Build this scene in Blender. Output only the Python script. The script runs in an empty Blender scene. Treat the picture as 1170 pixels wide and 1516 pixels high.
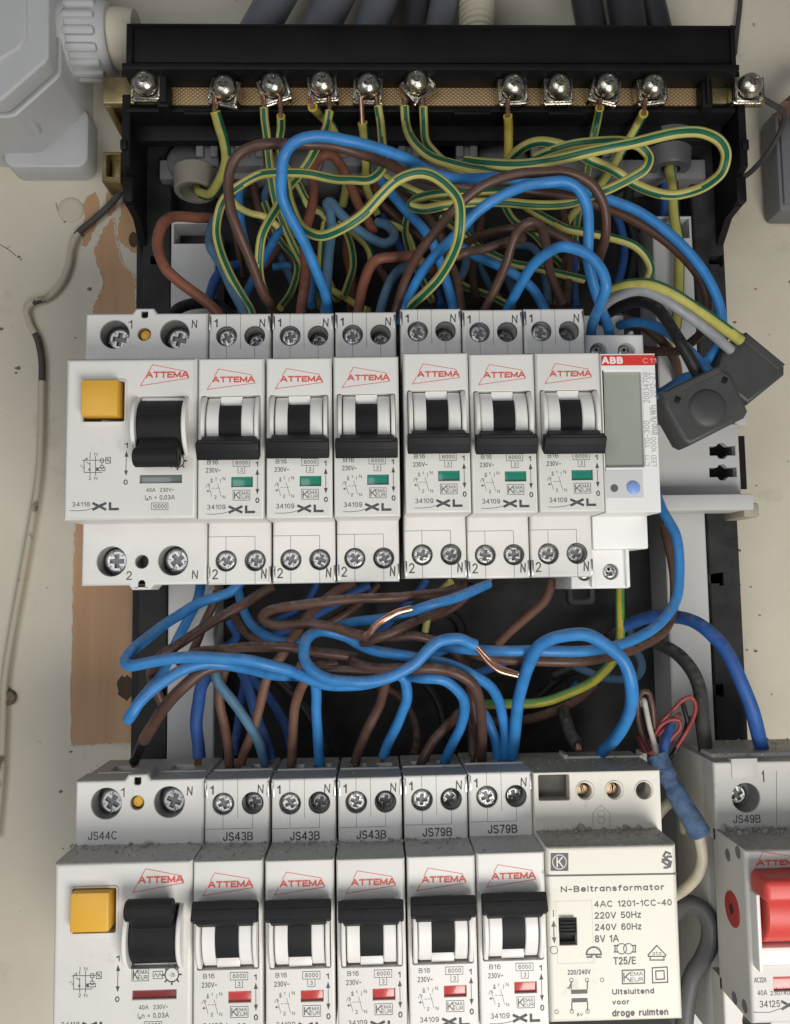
import bpy, bmesh, math, random
from mathutils import Vector, Matrix
random.seed(7)
S = 0.001                      # everything below is written in millimetres
sc = bpy.context.scene
COL = sc.collection

# ------------------------------------------------------------------ camera
FPX = 1260.0
CP, CY_, CR = 0.0856, 0.0275, -0.0144
CAM = Vector((45.67, -223.02, -39.68))
_f = Vector((math.sin(CY_)*math.cos(CP), math.cos(CY_)*math.cos(CP), math.sin(CP)))
_r0 = Vector((math.cos(CY_), -math.sin(CY_), 0)); _u0 = _r0.cross(_f)
_r = _r0*math.cos(CR) + _u0*math.sin(CR); _u = _u0*math.cos(CR) - _r0*math.sin(CR)
cd = bpy.data.cameras.new('camera'); cam = bpy.data.objects.new('camera', cd); COL.objects.link(cam)
cam.matrix_world = Matrix(((_r.x, _u.x, -_f.x, CAM.x*S), (_r.y, _u.y, -_f.y, CAM.y*S), (_r.z, _u.z, -_f.z, CAM.z*S), (0, 0, 0, 1)))
cd.sensor_fit = 'HORIZONTAL'; cd.sensor_width = 36; cd.lens = 36*FPX/1170
cd.clip_start = 0.01; cd.clip_end = 20
sc.camera = cam

# ------------------------------------------------------------------ light (a dim meter cupboard lit from the open front)
w = bpy.data.worlds.new('World'); sc.world = w; w.use_nodes = True
w.node_tree.nodes['Background'].inputs[0].default_value = (0.90, 0.93, 1.0, 1)
w.node_tree.nodes['Background'].inputs[1].default_value = 0.115
def area(name, loc, target, size, power, col):
    l = bpy.data.lights.new(name, 'AREA'); l.shape = 'RECTANGLE'; l.size, l.size_y = size[0]*S, size[1]*S
    l.energy = power; l.color = col
    o = bpy.data.objects.new(name, l); COL.objects.link(o); o.location = Vector(loc)*S
    o.rotation_euler = (Vector(target)-Vector(loc)).to_track_quat('-Z', 'Y').to_euler()
area('room_light', (225, -385, -330), (60, 20, -70), (260, 260), 2.3, (1.0, 0.965, 0.91))
area('left_fill_light', (-260, -640, -20), (40, 20, -30), (460, 460), 1.55, (0.95, 0.97, 1.0))  # soft fill added on the left to lift the wall and whites
sc.view_settings.view_transform = 'Standard'; sc.view_settings.look = 'None'
sc.view_settings.exposure = 0.0; sc.view_settings.gamma = 1

# ------------------------------------------------------------------ helpers
def U(px, py, Y):
    """point of the plane Y (mm, away from the camera) seen at photo pixel px,py"""
    d = _f*FPX + _r*(px-585) - _u*(py-758)
    return CAM + d*((Y-CAM.y)/d.y)

def depth_of(P): return (P-CAM).dot(_f)

MATS = {}
def mat(name, col, rough=.5, spec=.5, metal=0.0, noise=0.0, nscale=300, bump=0.0, bscale=900, col2=None, coat=0.0):
    if name in MATS: return MATS[name]
    m = bpy.data.materials.new(name); m.use_nodes = True; MATS[name] = m
    nt = m.node_tree; b = nt.nodes['Principled BSDF']
    b.inputs['Base Color'].default_value = (*col, 1); b.inputs['Roughness'].default_value = rough
    b.inputs['Specular IOR Level'].default_value = spec; b.inputs['Metallic'].default_value = metal
    b.inputs['Coat Weight'].default_value = coat
    tc = nt.nodes.new('ShaderNodeTexCoord')
    if noise or col2:
        n = nt.nodes.new('ShaderNodeTexNoise'); n.inputs['Scale'].default_value = nscale; n.inputs['Detail'].default_value = 6
        nt.links.new(tc.outputs['Object'], n.inputs['Vector'])
        r = nt.nodes.new('ShaderNodeValToRGB'); r.color_ramp.elements[0].position = .35; r.color_ramp.elements[1].position = .68
        c2 = col2 or tuple(c*(1-noise) for c in col)
        r.color_ramp.elements[0].color = (*c2, 1); r.color_ramp.elements[1].color = (*col, 1)
        nt.links.new(n.outputs['Fac'], r.inputs['Fac']); nt.links.new(r.outputs['Color'], b.inputs['Base Color'])
        mr = nt.nodes.new('ShaderNodeMapRange'); mr.inputs['To Min'].default_value = max(.05, rough-.1); mr.inputs['To Max'].default_value = min(1, rough+.12)
        nt.links.new(n.outputs['Fac'], mr.inputs['Value']); nt.links.new(mr.outputs['Result'], b.inputs['Roughness'])
    if bump:
        n2 = nt.nodes.new('ShaderNodeTexNoise'); n2.inputs['Scale'].default_value = bscale; n2.inputs['Detail'].default_value = 4
        nt.links.new(tc.outputs['Object'], n2.inputs['Vector'])
        bp = nt.nodes.new('ShaderNodeBump'); bp.inputs['Strength'].default_value = bump; bp.inputs['Distance'].default_value = .0004
        nt.links.new(n2.outputs['Fac'], bp.inputs['Height']); nt.links.new(bp.outputs['Normal'], b.inputs['Normal'])
    return m

def dusty(name, col, dust, rough, amount=0.9, lo=.25, hi=.8, base_noise=.06):
    """plastic with settled dust on every face that looks up"""
    m = mat(name, col, rough, noise=base_noise, nscale=90, bump=.12, bscale=2500)
    if 'black' in name: m.node_tree.nodes['Principled BSDF'].inputs['Specular IOR Level'].default_value = .25
    nt = m.node_tree; b = nt.nodes['Principled BSDF']
    src = b.inputs['Base Color'].links[0].from_socket
    oi = nt.nodes.new('ShaderNodeObjectInfo'); hv = nt.nodes.new('ShaderNodeHueSaturation'); vr = nt.nodes.new('ShaderNodeMapRange')
    vr.inputs['To Min'].default_value = .94; vr.inputs['To Max'].default_value = 1.03; nt.links.new(oi.outputs['Random'], vr.inputs['Value']); nt.links.new(vr.outputs[0], hv.inputs['Value'])
    nt.links.new(src, hv.inputs['Color'])
    tg = nt.nodes.new('ShaderNodeTexCoord'); gn = nt.nodes.new('ShaderNodeTexNoise'); gn.inputs['Scale'].default_value = 160; gn.inputs['Detail'].default_value = 9; gn.inputs['Roughness'].default_value = .7
    nt.links.new(tg.outputs['Object'], gn.inputs['Vector'])
    gr = nt.nodes.new('ShaderNodeMapRange'); gr.inputs['From Min'].default_value = .60; gr.inputs['From Max'].default_value = .82; gr.inputs['To Max'].default_value = .55; nt.links.new(gn.outputs['Fac'], gr.inputs['Value'])
    gm = nt.nodes.new('ShaderNodeMix'); gm.data_type = 'RGBA'; gm.inputs['B'].default_value = (*dust, 1); nt.links.new(gr.outputs[0], gm.inputs['Factor']); nt.links.new(hv.outputs['Color'], gm.inputs['A']); src = gm.outputs['Result']
    g = nt.nodes.new('ShaderNodeNewGeometry'); sx = nt.nodes.new('ShaderNodeSeparateXYZ')
    nt.links.new(g.outputs['True Normal'], sx.inputs[0])
    mr = nt.nodes.new('ShaderNodeMapRange'); mr.inputs['From Min'].default_value = lo; mr.inputs['From Max'].default_value = hi
    nt.links.new(sx.outputs['Z'], mr.inputs['Value'])
    tc = nt.nodes.new('ShaderNodeTexCoord'); n = nt.nodes.new('ShaderNodeTexNoise'); n.inputs['Scale'].default_value = 700; n.inputs['Detail'].default_value = 8
    nt.links.new(tc.outputs['Object'], n.inputs['Vector'])
    r = nt.nodes.new('ShaderNodeMapRange'); r.inputs['From Min'].default_value = .32; r.inputs['From Max'].default_value = .6; r.inputs['To Min'].default_value = .72
    nt.links.new(n.outputs['Fac'], r.inputs['Value'])
    mu = nt.nodes.new('ShaderNodeMath'); mu.operation = 'MULTIPLY'; nt.links.new(mr.outputs[0], mu.inputs[0]); nt.links.new(r.outputs[0], mu.inputs[1])
    mu2 = nt.nodes.new('ShaderNodeMath'); mu2.operation = 'MULTIPLY'; mu2.inputs[1].default_value = amount; nt.links.new(mu.outputs[0], mu2.inputs[0])
    mx = nt.nodes.new('ShaderNodeMix'); mx.data_type = 'RGBA'; mx.inputs['B'].default_value = (*dust, 1)
    nt.links.new(mu2.outputs[0], mx.inputs['Factor']); nt.links.new(src, mx.inputs['A']); nt.links.new(mx.outputs['Result'], b.inputs['Base Color'])
    return m

class MB:
    def __init__(s): s.v = []; s.f = []; s.m = []
    def add(s, vs, fs, mi=0):
        o = len(s.v); s.v += [Vector(v) for v in vs]; s.f += [tuple(i+o for i in f) for f in fs]; s.m += [mi]*len(fs)
        return s
    def merge(s, o, M=None, mi=None):
        s.add([M @ v for v in o.v] if M else o.v, o.f); n = len(o.f)
        s.m[-n:] = [mi]*n if mi is not None else o.m
        return s
    def bm(s, bm, mi=0):
        bm.verts.index_update(); s.add([v.co.copy() for v in bm.verts], [[v.index for v in f.verts] for f in bm.faces], mi); bm.free()
    def box(s, x0, x1, y0, y1, z0, z1, bev=0, mi=0, M=None, seg=2):
        bm = bmesh.new(); bmesh.ops.create_cube(bm, size=1)
        for v in bm.verts:
            v.co = Vector(((x0+x1)/2+v.co.x*abs(x1-x0), (y0+y1)/2+v.co.y*abs(y1-y0), (z0+z1)/2+v.co.z*abs(z1-z0)))
        if bev: bmesh.ops.bevel(bm, geom=bm.edges[:], offset=bev, segments=seg, profile=.5, affect='EDGES')
        if M: bm.transform(M)
        s.bm(bm, mi); return s
    def lathe(s, c, ax, prof, n=24, mi=0, cap0=True, cap1=True):
        """prof = list of (distance along ax, radius)"""
        ax = Vector(ax).normalized(); c = Vector(c)
        u = ax.orthogonal().normalized(); v = ax.cross(u); vs = []; fs = []
        for t, r in prof:
            for k in range(n):
                a = 2*math.pi*k/n; vs.append(c+ax*t+(u*math.cos(a)+v*math.sin(a))*r)
        for i in range(len(prof)-1):
            for k in range(n):
                k2 = (k+1) % n; fs.append((i*n+k, i*n+k2, (i+1)*n+k2, (i+1)*n+k))
        if cap0: fs.append(tuple(range(n))[::-1])
        if cap1: fs.append(tuple((len(prof)-1)*n+k for k in range(n)))
        s.add(vs, fs, mi); return s
    def tube(s, pts, r, n=12, mi=0, stripe=None, caps=True, squash=None):
        """r a number or one per point; stripe: (mi2, angle, half width, twist per point)"""
        pts = [Vector(p) for p in pts]; N = len(pts); rs = r if isinstance(r, (list, tuple)) else [r]*N
        t0 = (pts[1]-pts[0]).normalized(); u = t0.orthogonal().normalized()
        fv = (CAM-pts[N//2]).normalized()
        if abs(t0.dot(fv)) < .95: u = (fv - t0*t0.dot(fv)).normalized()
        vs = []; fs = []; mm = []
        for i, p in enumerate(pts):
            t = ((pts[i+1] if i < N-1 else p) - (pts[i-1] if i else p)).normalized()
            fv = (CAM-p).normalized(); w_ = fv - t*t.dot(fv)
            u = (w_ if w_.length > .3 and stripe else u - t*u.dot(t)).normalized(); v = t.cross(u)
            for k in range(n):
                a = 2*math.pi*k/n; vs.append(p+(u*math.cos(a)+v*math.sin(a))*rs[i])
        for i in range(N-1):
            for k in range(n):
                k2 = (k+1) % n; fs.append((i*n+k, (i+1)*n+k, (i+1)*n+k2, i*n+k2))
                q = mi
                if stripe:
                    a = (k+.5)*360/n + stripe[1] + stripe[3]*i
                    if abs((a+90) % 180-90) < stripe[2]: q = stripe[0]
                mm.append(q)
        if caps:
            fs.append(tuple(range(n))[::-1]); fs.append(tuple((N-1)*n+k for k in range(n))); mm += [mi, mi]
        o = len(s.v); s.v += vs; s.f += [tuple(i+o for i in f) for f in fs]; s.m += mm
        return s
    def plate(s, outline, holes, y0, y1, prof=None, hch=.15, mi=0, fn=None, hole_depth=None, back=False):
        """flat face in x,z at y0 (towards the camera) with real holes; prof = [(inset, dy)...] rounds the rim"""
        prof = prof or [(0, 0)]
        f = fn or (lambda x, z, y: (x, y, z))
        ca = sum(outline[i][0]*outline[(i+1) % len(outline)][1]-outline[(i+1) % len(outline)][0]*outline[i][1] for i in range(len(outline)))
        out = outline if ca > 0 else outline[::-1]
        vs = []; fs = []
        rings = [[(x, z, y0+dy) for x, z in inset(out, ins)] for ins, dy in prof]+[[(x, z, y1) for x, z in out]]
        n = len(out)
        for R in rings: vs += R
        for i in range(len(rings)-1):
            for k in range(n):
                k2 = (k+1) % n; fs.append((i*n+k, (i+1)*n+k, (i+1)*n+k2, i*n+k2))
        if back: fs.append(tuple((len(rings)-1)*n+k for k in range(n))[::-1])
        bm = bmesh.new(); es = []
        def loop(pts):
            bv = [bm.verts.new((x, z, y0+prof[0][1])) for x, z in pts]
            for i in range(len(bv)): es.append(bm.edges.new((bv[i], bv[(i+1) % len(bv)])))
        loop([(x, z) for x, z, y in rings[0]])
        for h in holes:
            hh = h if sum(h[i][0]*h[(i+1) % len(h)][1]-h[(i+1) % len(h)][0]*h[i][1] for i in range(len(h))) > 0 else h[::-1]
            big = inset(hh, -hch); loop(big); m = len(hh); b = len(vs)
            yf = y0+prof[0][1]; yh = yf+(hole_depth or (y1-y0))
            vs += [(x, z, yf) for x, z in big]+[(x, z, yf+hch) for x, z in hh]+[(x, z, yh) for x, z in hh]
            for q in (0, 1):
                for k in range(m):
                    k2 = (k+1) % m; fs.append((b+q*m+k, b+q*m+k2, b+(q+1)*m+k2, b+(q+1)*m+k))
        bmesh.ops.triangle_fill(bm, use_beauty=True, use_dissolve=False, edges=es, normal=(0, 0, 1))
        bm.verts.index_update(); b = len(vs); vs += [tuple(v.co) for v in bm.verts]
        fs += [tuple(b+v.index for v in fc.verts) for fc in bm.faces]; bm.free()
        s.add([f(x, z, y) for x, z, y in vs], fs, mi); return s
    # --- flat print, x,z on plane y
    def quadline(s, pts, wd, y, mi=0, close=False):
        pts = [Vector((p[0], p[1])) for p in pts]
        if close: pts.append(pts[0])
        for a, b in zip(pts, pts[1:]):
            d = (b-a); L = d.length
            if L < 1e-6: continue
            d /= L; n = Vector((-d.y, d.x))*wd/2; a2 = a-d*wd*.45; b2 = b+d*wd*.45
            s.k = (getattr(s, 'k', 0)+1) % 16; yy = y-.0012*s.k     # ink strokes cross without sharing a plane
            q = [a2-n, b2-n, b2+n, a2+n]; s.add([(p.x, yy, p.y) for p in q], [(0, 1, 2, 3)], mi)
    def poly(s, pts, y, mi=0): s.add([(p[0], y, p[1]) for p in pts], [tuple(range(len(pts)))], mi)
    def disc(s, c, r, y, mi=0, n=20): s.poly([(c[0]+r*math.cos(2*math.pi*k/n), c[1]+r*math.sin(2*math.pi*k/n)) for k in range(n)], y, mi)
    def ring(s, c, r, wd, y, mi=0, n=20): s.quadline([(c[0]+r*math.cos(2*math.pi*k/n), c[1]+r*math.sin(2*math.pi*k/n)) for k in range(n)], wd, y, mi, True)
    def text(s, t, x0, x1, z0, z1, y, mi=0, bold=0.0, rot=False, shear=0.0, wd=None, gap=None):
        """stroke lettering fitted into the rectangle; rot: reads upwards"""
        H = (x1-x0) if rot else (z1-z0)
        wd = wd or H*(.13+bold*2.2)
        pl, L = lay(t, .2+wd/H*.75 if gap is None else gap)
        pad = wd/2
        for p in pl:
            q = []
            for a, b in p:
                u = a/L; v = b; u2 = u+shear*(b-.5)
                if not rot: q.append((x0+pad+(x1-x0-2*pad)*u2 if L > .01 else (x0+x1)/2, z0+pad+(z1-z0-2*pad)*v))
                else: q.append((x1-pad-(x1-x0-2*pad)*v, z0+pad+(z1-z0-2*pad)*u))
            s.quadline(q, wd, y, mi)

def inset(pts, d):
    """offset a counter-clockwise polygon inwards by d"""
    if abs(d) < 1e-9: return list(pts)
    n = len(pts); out = []
    for i in range(n):
        p0 = Vector(pts[i-1]); p = Vector(pts[i]); p1 = Vector(pts[(i+1) % n])
        a = (p-p0).normalized(); b = (p1-p).normalized()
        na = Vector((-a.y, a.x)); nb = Vector((-b.y, b.x)); k = na+nb
        L = k.length_squared
        k = k*(2/L) if L > .2 else na
        out.append((p.x+k.x*d, p.y+k.y*d))
    return out
def circ(x, z, r, n=24): return [(x+r*math.cos(2*math.pi*k/n), z+r*math.sin(2*math.pi*k/n)) for k in range(n)]
def rect(x0, x1, z0, z1, r=0, n=4):
    if not r: return [(x0, z0), (x1, z0), (x1, z1), (x0, z1)]
    o = []
    for cx, cz, a0 in ((x1-r, z0+r, -90), (x1-r, z1-r, 0), (x0+r, z1-r, 90), (x0+r, z0+r, 180)):
        for k in range(n+1):
            a = math.radians(a0+90*k/n); o.append((cx+r*math.cos(a), cz+r*math.sin(a)))
    return o
def plus(x, z, L, t, rot=0):
    p = [(t, t), (L, t), (L, -t), (t, -t), (t, -L), (-t, -L), (-t, -t), (-L, -t), (-L, t), (-t, t), (-t, L), (t, L)]
    c, s_ = math.cos(rot), math.sin(rot)
    return [(x+a*c-b*s_, z+a*s_+b*c) for a, b in p]

def arc(cx, cy, rx, ry, a0, a1, n=7): return [(cx+rx*math.cos(math.radians(a0+(a1-a0)*k/n)), cy+ry*math.sin(math.radians(a0+(a1-a0)*k/n))) for k in range(n+1)]
def _o(cx, rx, h): return arc(cx, h/2, rx, h/2, 0, 360, 16)
_bowl = lambda: arc(.27, .36, .27, .36, 0, 360, 14)
LET = {
 'A': (.84, [[(0, 0), (.36, 1), (.48, 1), (.84, 0)], [(.13, .34), (.71, .34)]]),
 'B': (.66, [[(0, 0), (0, 1), (.36, 1)]+arc(.38, .765, .22, .235, 90, -90)+[(0, .53)], [(.38, .53)]+arc(.38, .265, .28, .265, 90, -90)+[(0, 0)]]),
 'C': (.76, [arc(.40, .5, .40, .5, 48, 312, 14)]),
 'D': (.72, [[(0, 0), (0, 1), (.3, 1)]+arc(.3, .5, .42, .5, 90, -90, 9)+[(0, 0)]]),
 'E': (.6, [[(.6, 1), (0, 1), (0, 0), (.6, 0)], [(0, .52), (.52, .52)]]),
 'H': (.7, [[(0, 0), (0, 1)], [(.7, 0), (.7, 1)], [(0, .52), (.7, .52)]]),
 'I': (.0, [[(0, 0), (0, 1)]]),
 'J': (.48, [[(.48, 1), (.48, .26)]+arc(.24, .25, .24, .25, 0, -180, 7)+[(0, .3)]]),
 'K': (.66, [[(0, 0), (0, 1)], [(.64, 1), (0, .38)], [(.2, .58), (.66, 0)]]),
 'L': (.56, [[(0, 1), (0, 0), (.56, 0)]]),
 'M': (.86, [[(0, 0), (0, 1), (.43, .12), (.86, 1), (.86, 0)]]),
 'N': (.7, [[(0, 0), (0, 1), (.7, 0), (.7, 1)]]),
 'R': (.68, [[(0, 0), (0, 1), (.38, 1)]+arc(.4, .755, .24, .245, 90, -90)+[(0, .51)], [(.38, .51), (.68, 0)]]),
 'S': (.64, [arc(.32, .755, .29, .245, 30, 270, 9)+arc(.32, .255, .32, .255, 90, -150, 9)]),
 'T': (.72, [[(0, 1), (.72, 1)], [(.36, 1), (.36, 0)]]),
 'U': (.7, [[(0, 1)]+arc(.35, .3, .35, .3, 180, 360, 9)+[(.7, 1)]]),
 'V': (.76, [[(0, 1), (.38, 0), (.76, 1)]]),
 'X': (.84, [[(0, 1), (.84, 0)], [(.84, 1), (0, 0)]]),
 '0': (.56, [_o(.28, .28, 1)]),
 '1': (.28, [[(0, .78), (.12, .82), (.26, 1), (.26, 0)]]),
 '2': (.58, [arc(.28, .72, .27, .28, 165, -35, 9)+[(0, 0), (.58, 0)]]),
 '3': (.57, [arc(.28, .755, .25, .245, 150, -90, 9), arc(.28, .26, .29, .26, 90, -150, 9)]),
 '4': (.62, [[(.46, 0), (.46, 1), (0, .28), (.62, .28)]]),
 '5': (.57, [[(.52, 1), (.1, 1), (.05, .52)]+arc(.28, .32, .29, .32, 120, -150, 10)]),
 '6': (.57, [arc(.29, .31, .28, .31, 0, 360, 14), [(.01, .34), (.03, .6)]+arc(.31, .72, .26, .28, 160, 30, 6)]),
 '7': (.55, [[(0, 1), (.55, 1), (.18, 0)]]),
 '8': (.57, [arc(.285, .765, .24, .235, 0, 360, 14), arc(.285, .265, .285, .265, 0, 360, 14)]),
 '9': (.57, [arc(.28, .69, .28, .31, 0, 360, 14), [(.56, .66), (.54, .4)]+arc(.26, .28, .26, .28, -20, -150, 6)]),
 'a': (.54, [_bowl(), [(.54, .72), (.54, 0)]]), 'b': (.54, [_bowl(), [(0, 1), (0, 0)]]), 'd': (.54, [_bowl(), [(.54, 1), (.54, 0)]]),
 'p': (.54, [_bowl(), [(0, .72), (0, -.28)]]), 'g': (.54, [_bowl(), [(.54, .72), (.54, -.08)]+arc(.27, -.06, .27, .22, 0, -150, 6)]),
 'o': (.54, [_bowl()]), 'e': (.54, [[(0, .37), (.54, .37)]+arc(.27, .36, .27, .36, 5, 320, 12)]),
 'f': (.34, [[(.34, 1), (.24, 1), (.14, .9), (.14, 0)], [(0, .7), (.32, .7)]]), 't': (.32, [[(.13, .95), (.13, .1), (.2, 0), (.32, 0)], [(0, .7), (.32, .7)]]),
 'h': (.5, [[(0, 1), (0, 0)], [(0, .45)]+arc(.25, .45, .25, .27, 180, 0, 6)+[(.5, 0)]]), 'n': (.5, [[(0, .72), (0, 0)], [(0, .45)]+arc(.25, .45, .25, .27, 180, 0, 6)+[(.5, 0)]]),
 'm': (.84, [[(0, .72), (0, 0)], [(0, .45)]+arc(.21, .47, .21, .25, 180, 0, 6)+[(.42, 0)], [(.42, .45)]+arc(.63, .47, .21, .25, 180, 0, 6)+[(.84, 0)]]),
 'r': (.3, [[(0, .72), (0, 0)], [(0, .45), (.1, .65), (.3, .71)]]), 's': (.46, [arc(.23, .54, .2, .18, 30, 270, 7)+arc(.23, .18, .23, .18, 90, -150, 7)]),
 'i': (.0, [[(0, .72), (0, 0)], [(0, .92), (0, .97)]]), 'l': (.0, [[(0, 1), (0, 0)]]), 'u': (.5, [[(0, .72)]+arc(.25, .25, .25, .25, 180, 360, 6)+[(.5, .72)], [(.5, .3), (.5, 0)]]),
 'v': (.5, [[(0, .72), (.25, 0), (.5, .72)]]), 'k': (.5, [[(0, 1), (0, 0)], [(.46, .72), (0, .28)], [(.15, .42), (.5, 0)]]), 'W': (.9, [[(0, 1), (.22, 0), (.45, 1), (.68, 0), (.9, 1)]]), 'z': (.45, [[(0, .72), (.45, .72), (0, 0), (.45, 0)]]),
 '-': (.36, [[(0, .42), (.36, .42)]]), '~': (.46, [[(0, .4), (.12, .5), (.33, .38), (.46, .48)]]), '/': (.4, [[(0, -.05), (.4, 1.05)]]), ',': (.06, [[(.06, .05), (0, -.18)]]), '=': (.46, [[(0, .34), (.46, .34)], [(0, .62), (.46, .62)]]),
 'Δ': (.4, [[(0, -.15), (.2, .3), (.4, -.15), (0, -.15)]]), ' ': (.3, []),
}
def lay(t, gap=.2):
    x = 0; out = []
    for ch in t:
        wd, pl = LET[ch]; out += [[(x+a, b) for a, b in p] for p in pl]; x += wd+gap
    return out, max(x-gap, 1e-6)
ORG = {}
def link(name, mb, mats, parent=None, origin=None, smooth=True, angle=40, pivot=None):
    org = Vector(pivot) if pivot is not None else Vector(origin) if origin is not None else (ORG[parent.name] if parent else Vector((0, 0, 0)))
    me = bpy.data.meshes.new(name); me.from_pydata([(v-org)*S for v in mb.v], [], mb.f)
    mats = mats if isinstance(mats, (list, tuple)) else [mats]
    for m in mats: me.materials.append(m)
    me.polygons.foreach_set('material_index', mb.m)
    if smooth:
        me.polygons.foreach_set('use_smooth', [True]*len(me.polygons)); me.set_sharp_from_angle(angle=math.radians(angle))
    me.validate(); me.update()
    o = bpy.data.objects.new(name, me); COL.objects.link(o)
    if parent:
        o.parent = parent; ORG[o.name] = org
        if pivot is not None: o.location = (org-ORG[parent.name])*S
    else: o.location = org*S; ORG[o.name] = org
    return o
def tag(o, label=None, cat=None, group=None, kind=None):
    if label: o['label'] = label
    if cat: o['category'] = cat
    if group: o['group'] = group
    if kind: o['kind'] = kind
    return o
def thing(name, label, cat, loc, group=None):
    o = bpy.data.objects.new(name, None); COL.objects.link(o); o.location = Vector(loc)*S; o.empty_display_size = .005
    ORG[o.name] = Vector(loc); return tag(o, label, cat, group)
def copy_tree(o, parent=None):
    c = o.copy(); COL.objects.link(c); c.parent = parent
    for ch in o.children: copy_tree(ch, c)
    return c
def catmull(P, sub=6):
    P = [Vector(p) for p in P]
    if len(P) == 2: return [P[0].lerp(P[1], k/sub) for k in range(sub+1)]
    Q = [P[0]*2-P[1]]+P+[P[-1]*2-P[-2]]; out = []
    for i in range(1, len(Q)-2):
        p0, p1, p2, p3 = Q[i-1:i+3]
        # centripetal knots keep tight bends from overshooting
        t01 = max((p1-p0).length, 1e-3)**.5; t12 = max((p2-p1).length, 1e-3)**.5; t23 = max((p3-p2).length, 1e-3)**.5
        m1 = (p2-p1)+t12*((p1-p0)/t01-(p2-p0)/(t01+t12)); m2 = (p2-p1)+t12*((p3-p2)/t23-(p3-p1)/(t12+t23))
        for k in range(sub):
            t = k/sub; t2 = t*t; t3 = t2*t
            out.append(p1*(2*t3-3*t2+1)+m1*(t3-2*t2+t)+p2*(-2*t3+3*t2)+m2*(t3-t2))
    out.append(P[-1]); return out
def pbox(mb, px0, py0, px1, py1, Y0, Y1, bev=.3, mi=0, Yr=None):
    """box whose front face covers a photo rectangle when it stands at depth Y0"""
    a = U(px0, py0, Y0 if Yr is None else Yr); b = U(px1, py1, Y0 if Yr is None else Yr)
    return mb.box(a.x, b.x, Y0, Y1, b.z, a.z, bev, mi)

# ------------------------------------------------------------------ materials
WHITE = dusty('white_plastic', (.775, .76, .725), (.40, .385, .35), .42)
CREAM = dusty('cream_plastic', (.80, .77, .68), (.24, .22, .19), .45, base_noise=.05)
INNER = mat('housing_plastic', (.82, .805, .775), .4, noise=.04, nscale=120)
BLACKP = dusty('black_lever_plastic', (.016, .016, .017), (.055, .053, .05), .58, amount=.6, base_noise=.25)
BASEBLK = mat('black_base_plastic', (.007, .007, .0075), .55, spec=.3, noise=.35, nscale=60, bump=.2, bscale=1500)
CHAR = mat('charcoal_plastic', (.034, .034, .035), .6, spec=.3, noise=.55, nscale=140, bump=.2)
GREYP = mat('grey_plastic', (.19, .19, .195), .5, noise=.12, nscale=80, bump=.1)
RAILW = mat('pale_grey_plastic', (.56, .56, .55), .45, noise=.08, nscale=60, bump=.1)
BOXGREY = mat('box_grey_plastic', (.50, .51, .515), .5, noise=.08, nscale=50, bump=.15, bscale=2500)
YELLOW = mat('yellow_plastic', (.78, .43, .045), .45, noise=.06, nscale=100)
STEEL = mat('zinc_steel', (.84, .84, .83), .42, metal=1, noise=.45, nscale=700, bump=.5, bscale=1400)
DKSTEEL = mat('dark_steel', (.55, .55, .54), .36, metal=1, noise=.3, nscale=400)
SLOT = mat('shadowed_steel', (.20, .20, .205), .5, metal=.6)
NICKEL = mat('nickel', (.78, .73, .62), .27, metal=1, noise=.45, nscale=500, bump=.3, bscale=1200)
COPPER = mat('copper', (.78, .45, .33), .33, metal=1, noise=.25, nscale=600)
BRASS = mat('brass', (.43, .345, .17), .42, metal=.9, noise=.3, nscale=200, bump=.15)
INK = mat('black_ink', (.03, .03, .033), .6, col2=(.12, .12, .12), nscale=1500)
GREYINK = mat('grey_ink', (.42, .42, .42), .6)
REDINK = mat('red_ink', (.60, .055, .04), .55, col2=(.68, .15, .12), nscale=1500)
SEAM = mat('seam_gap', (.06, .058, .055), .8)
DARK = mat('hole_dark', (.02, .02, .02), .7)
GREENW = mat('green_flag', (.02, .22, .15), .25, coat=.5)
REDW = mat('red_flag', (.50, .06, .055), .25, coat=.5)
MAROON = mat('maroon_flag', (.22, .035, .04), .25, coat=.5)
GREYW = mat('grey_flag', (.13, .16, .155), .25, coat=.5)
DUST = mat('dust', (.46, .435, .38), .95, noise=.3, nscale=400)

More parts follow.
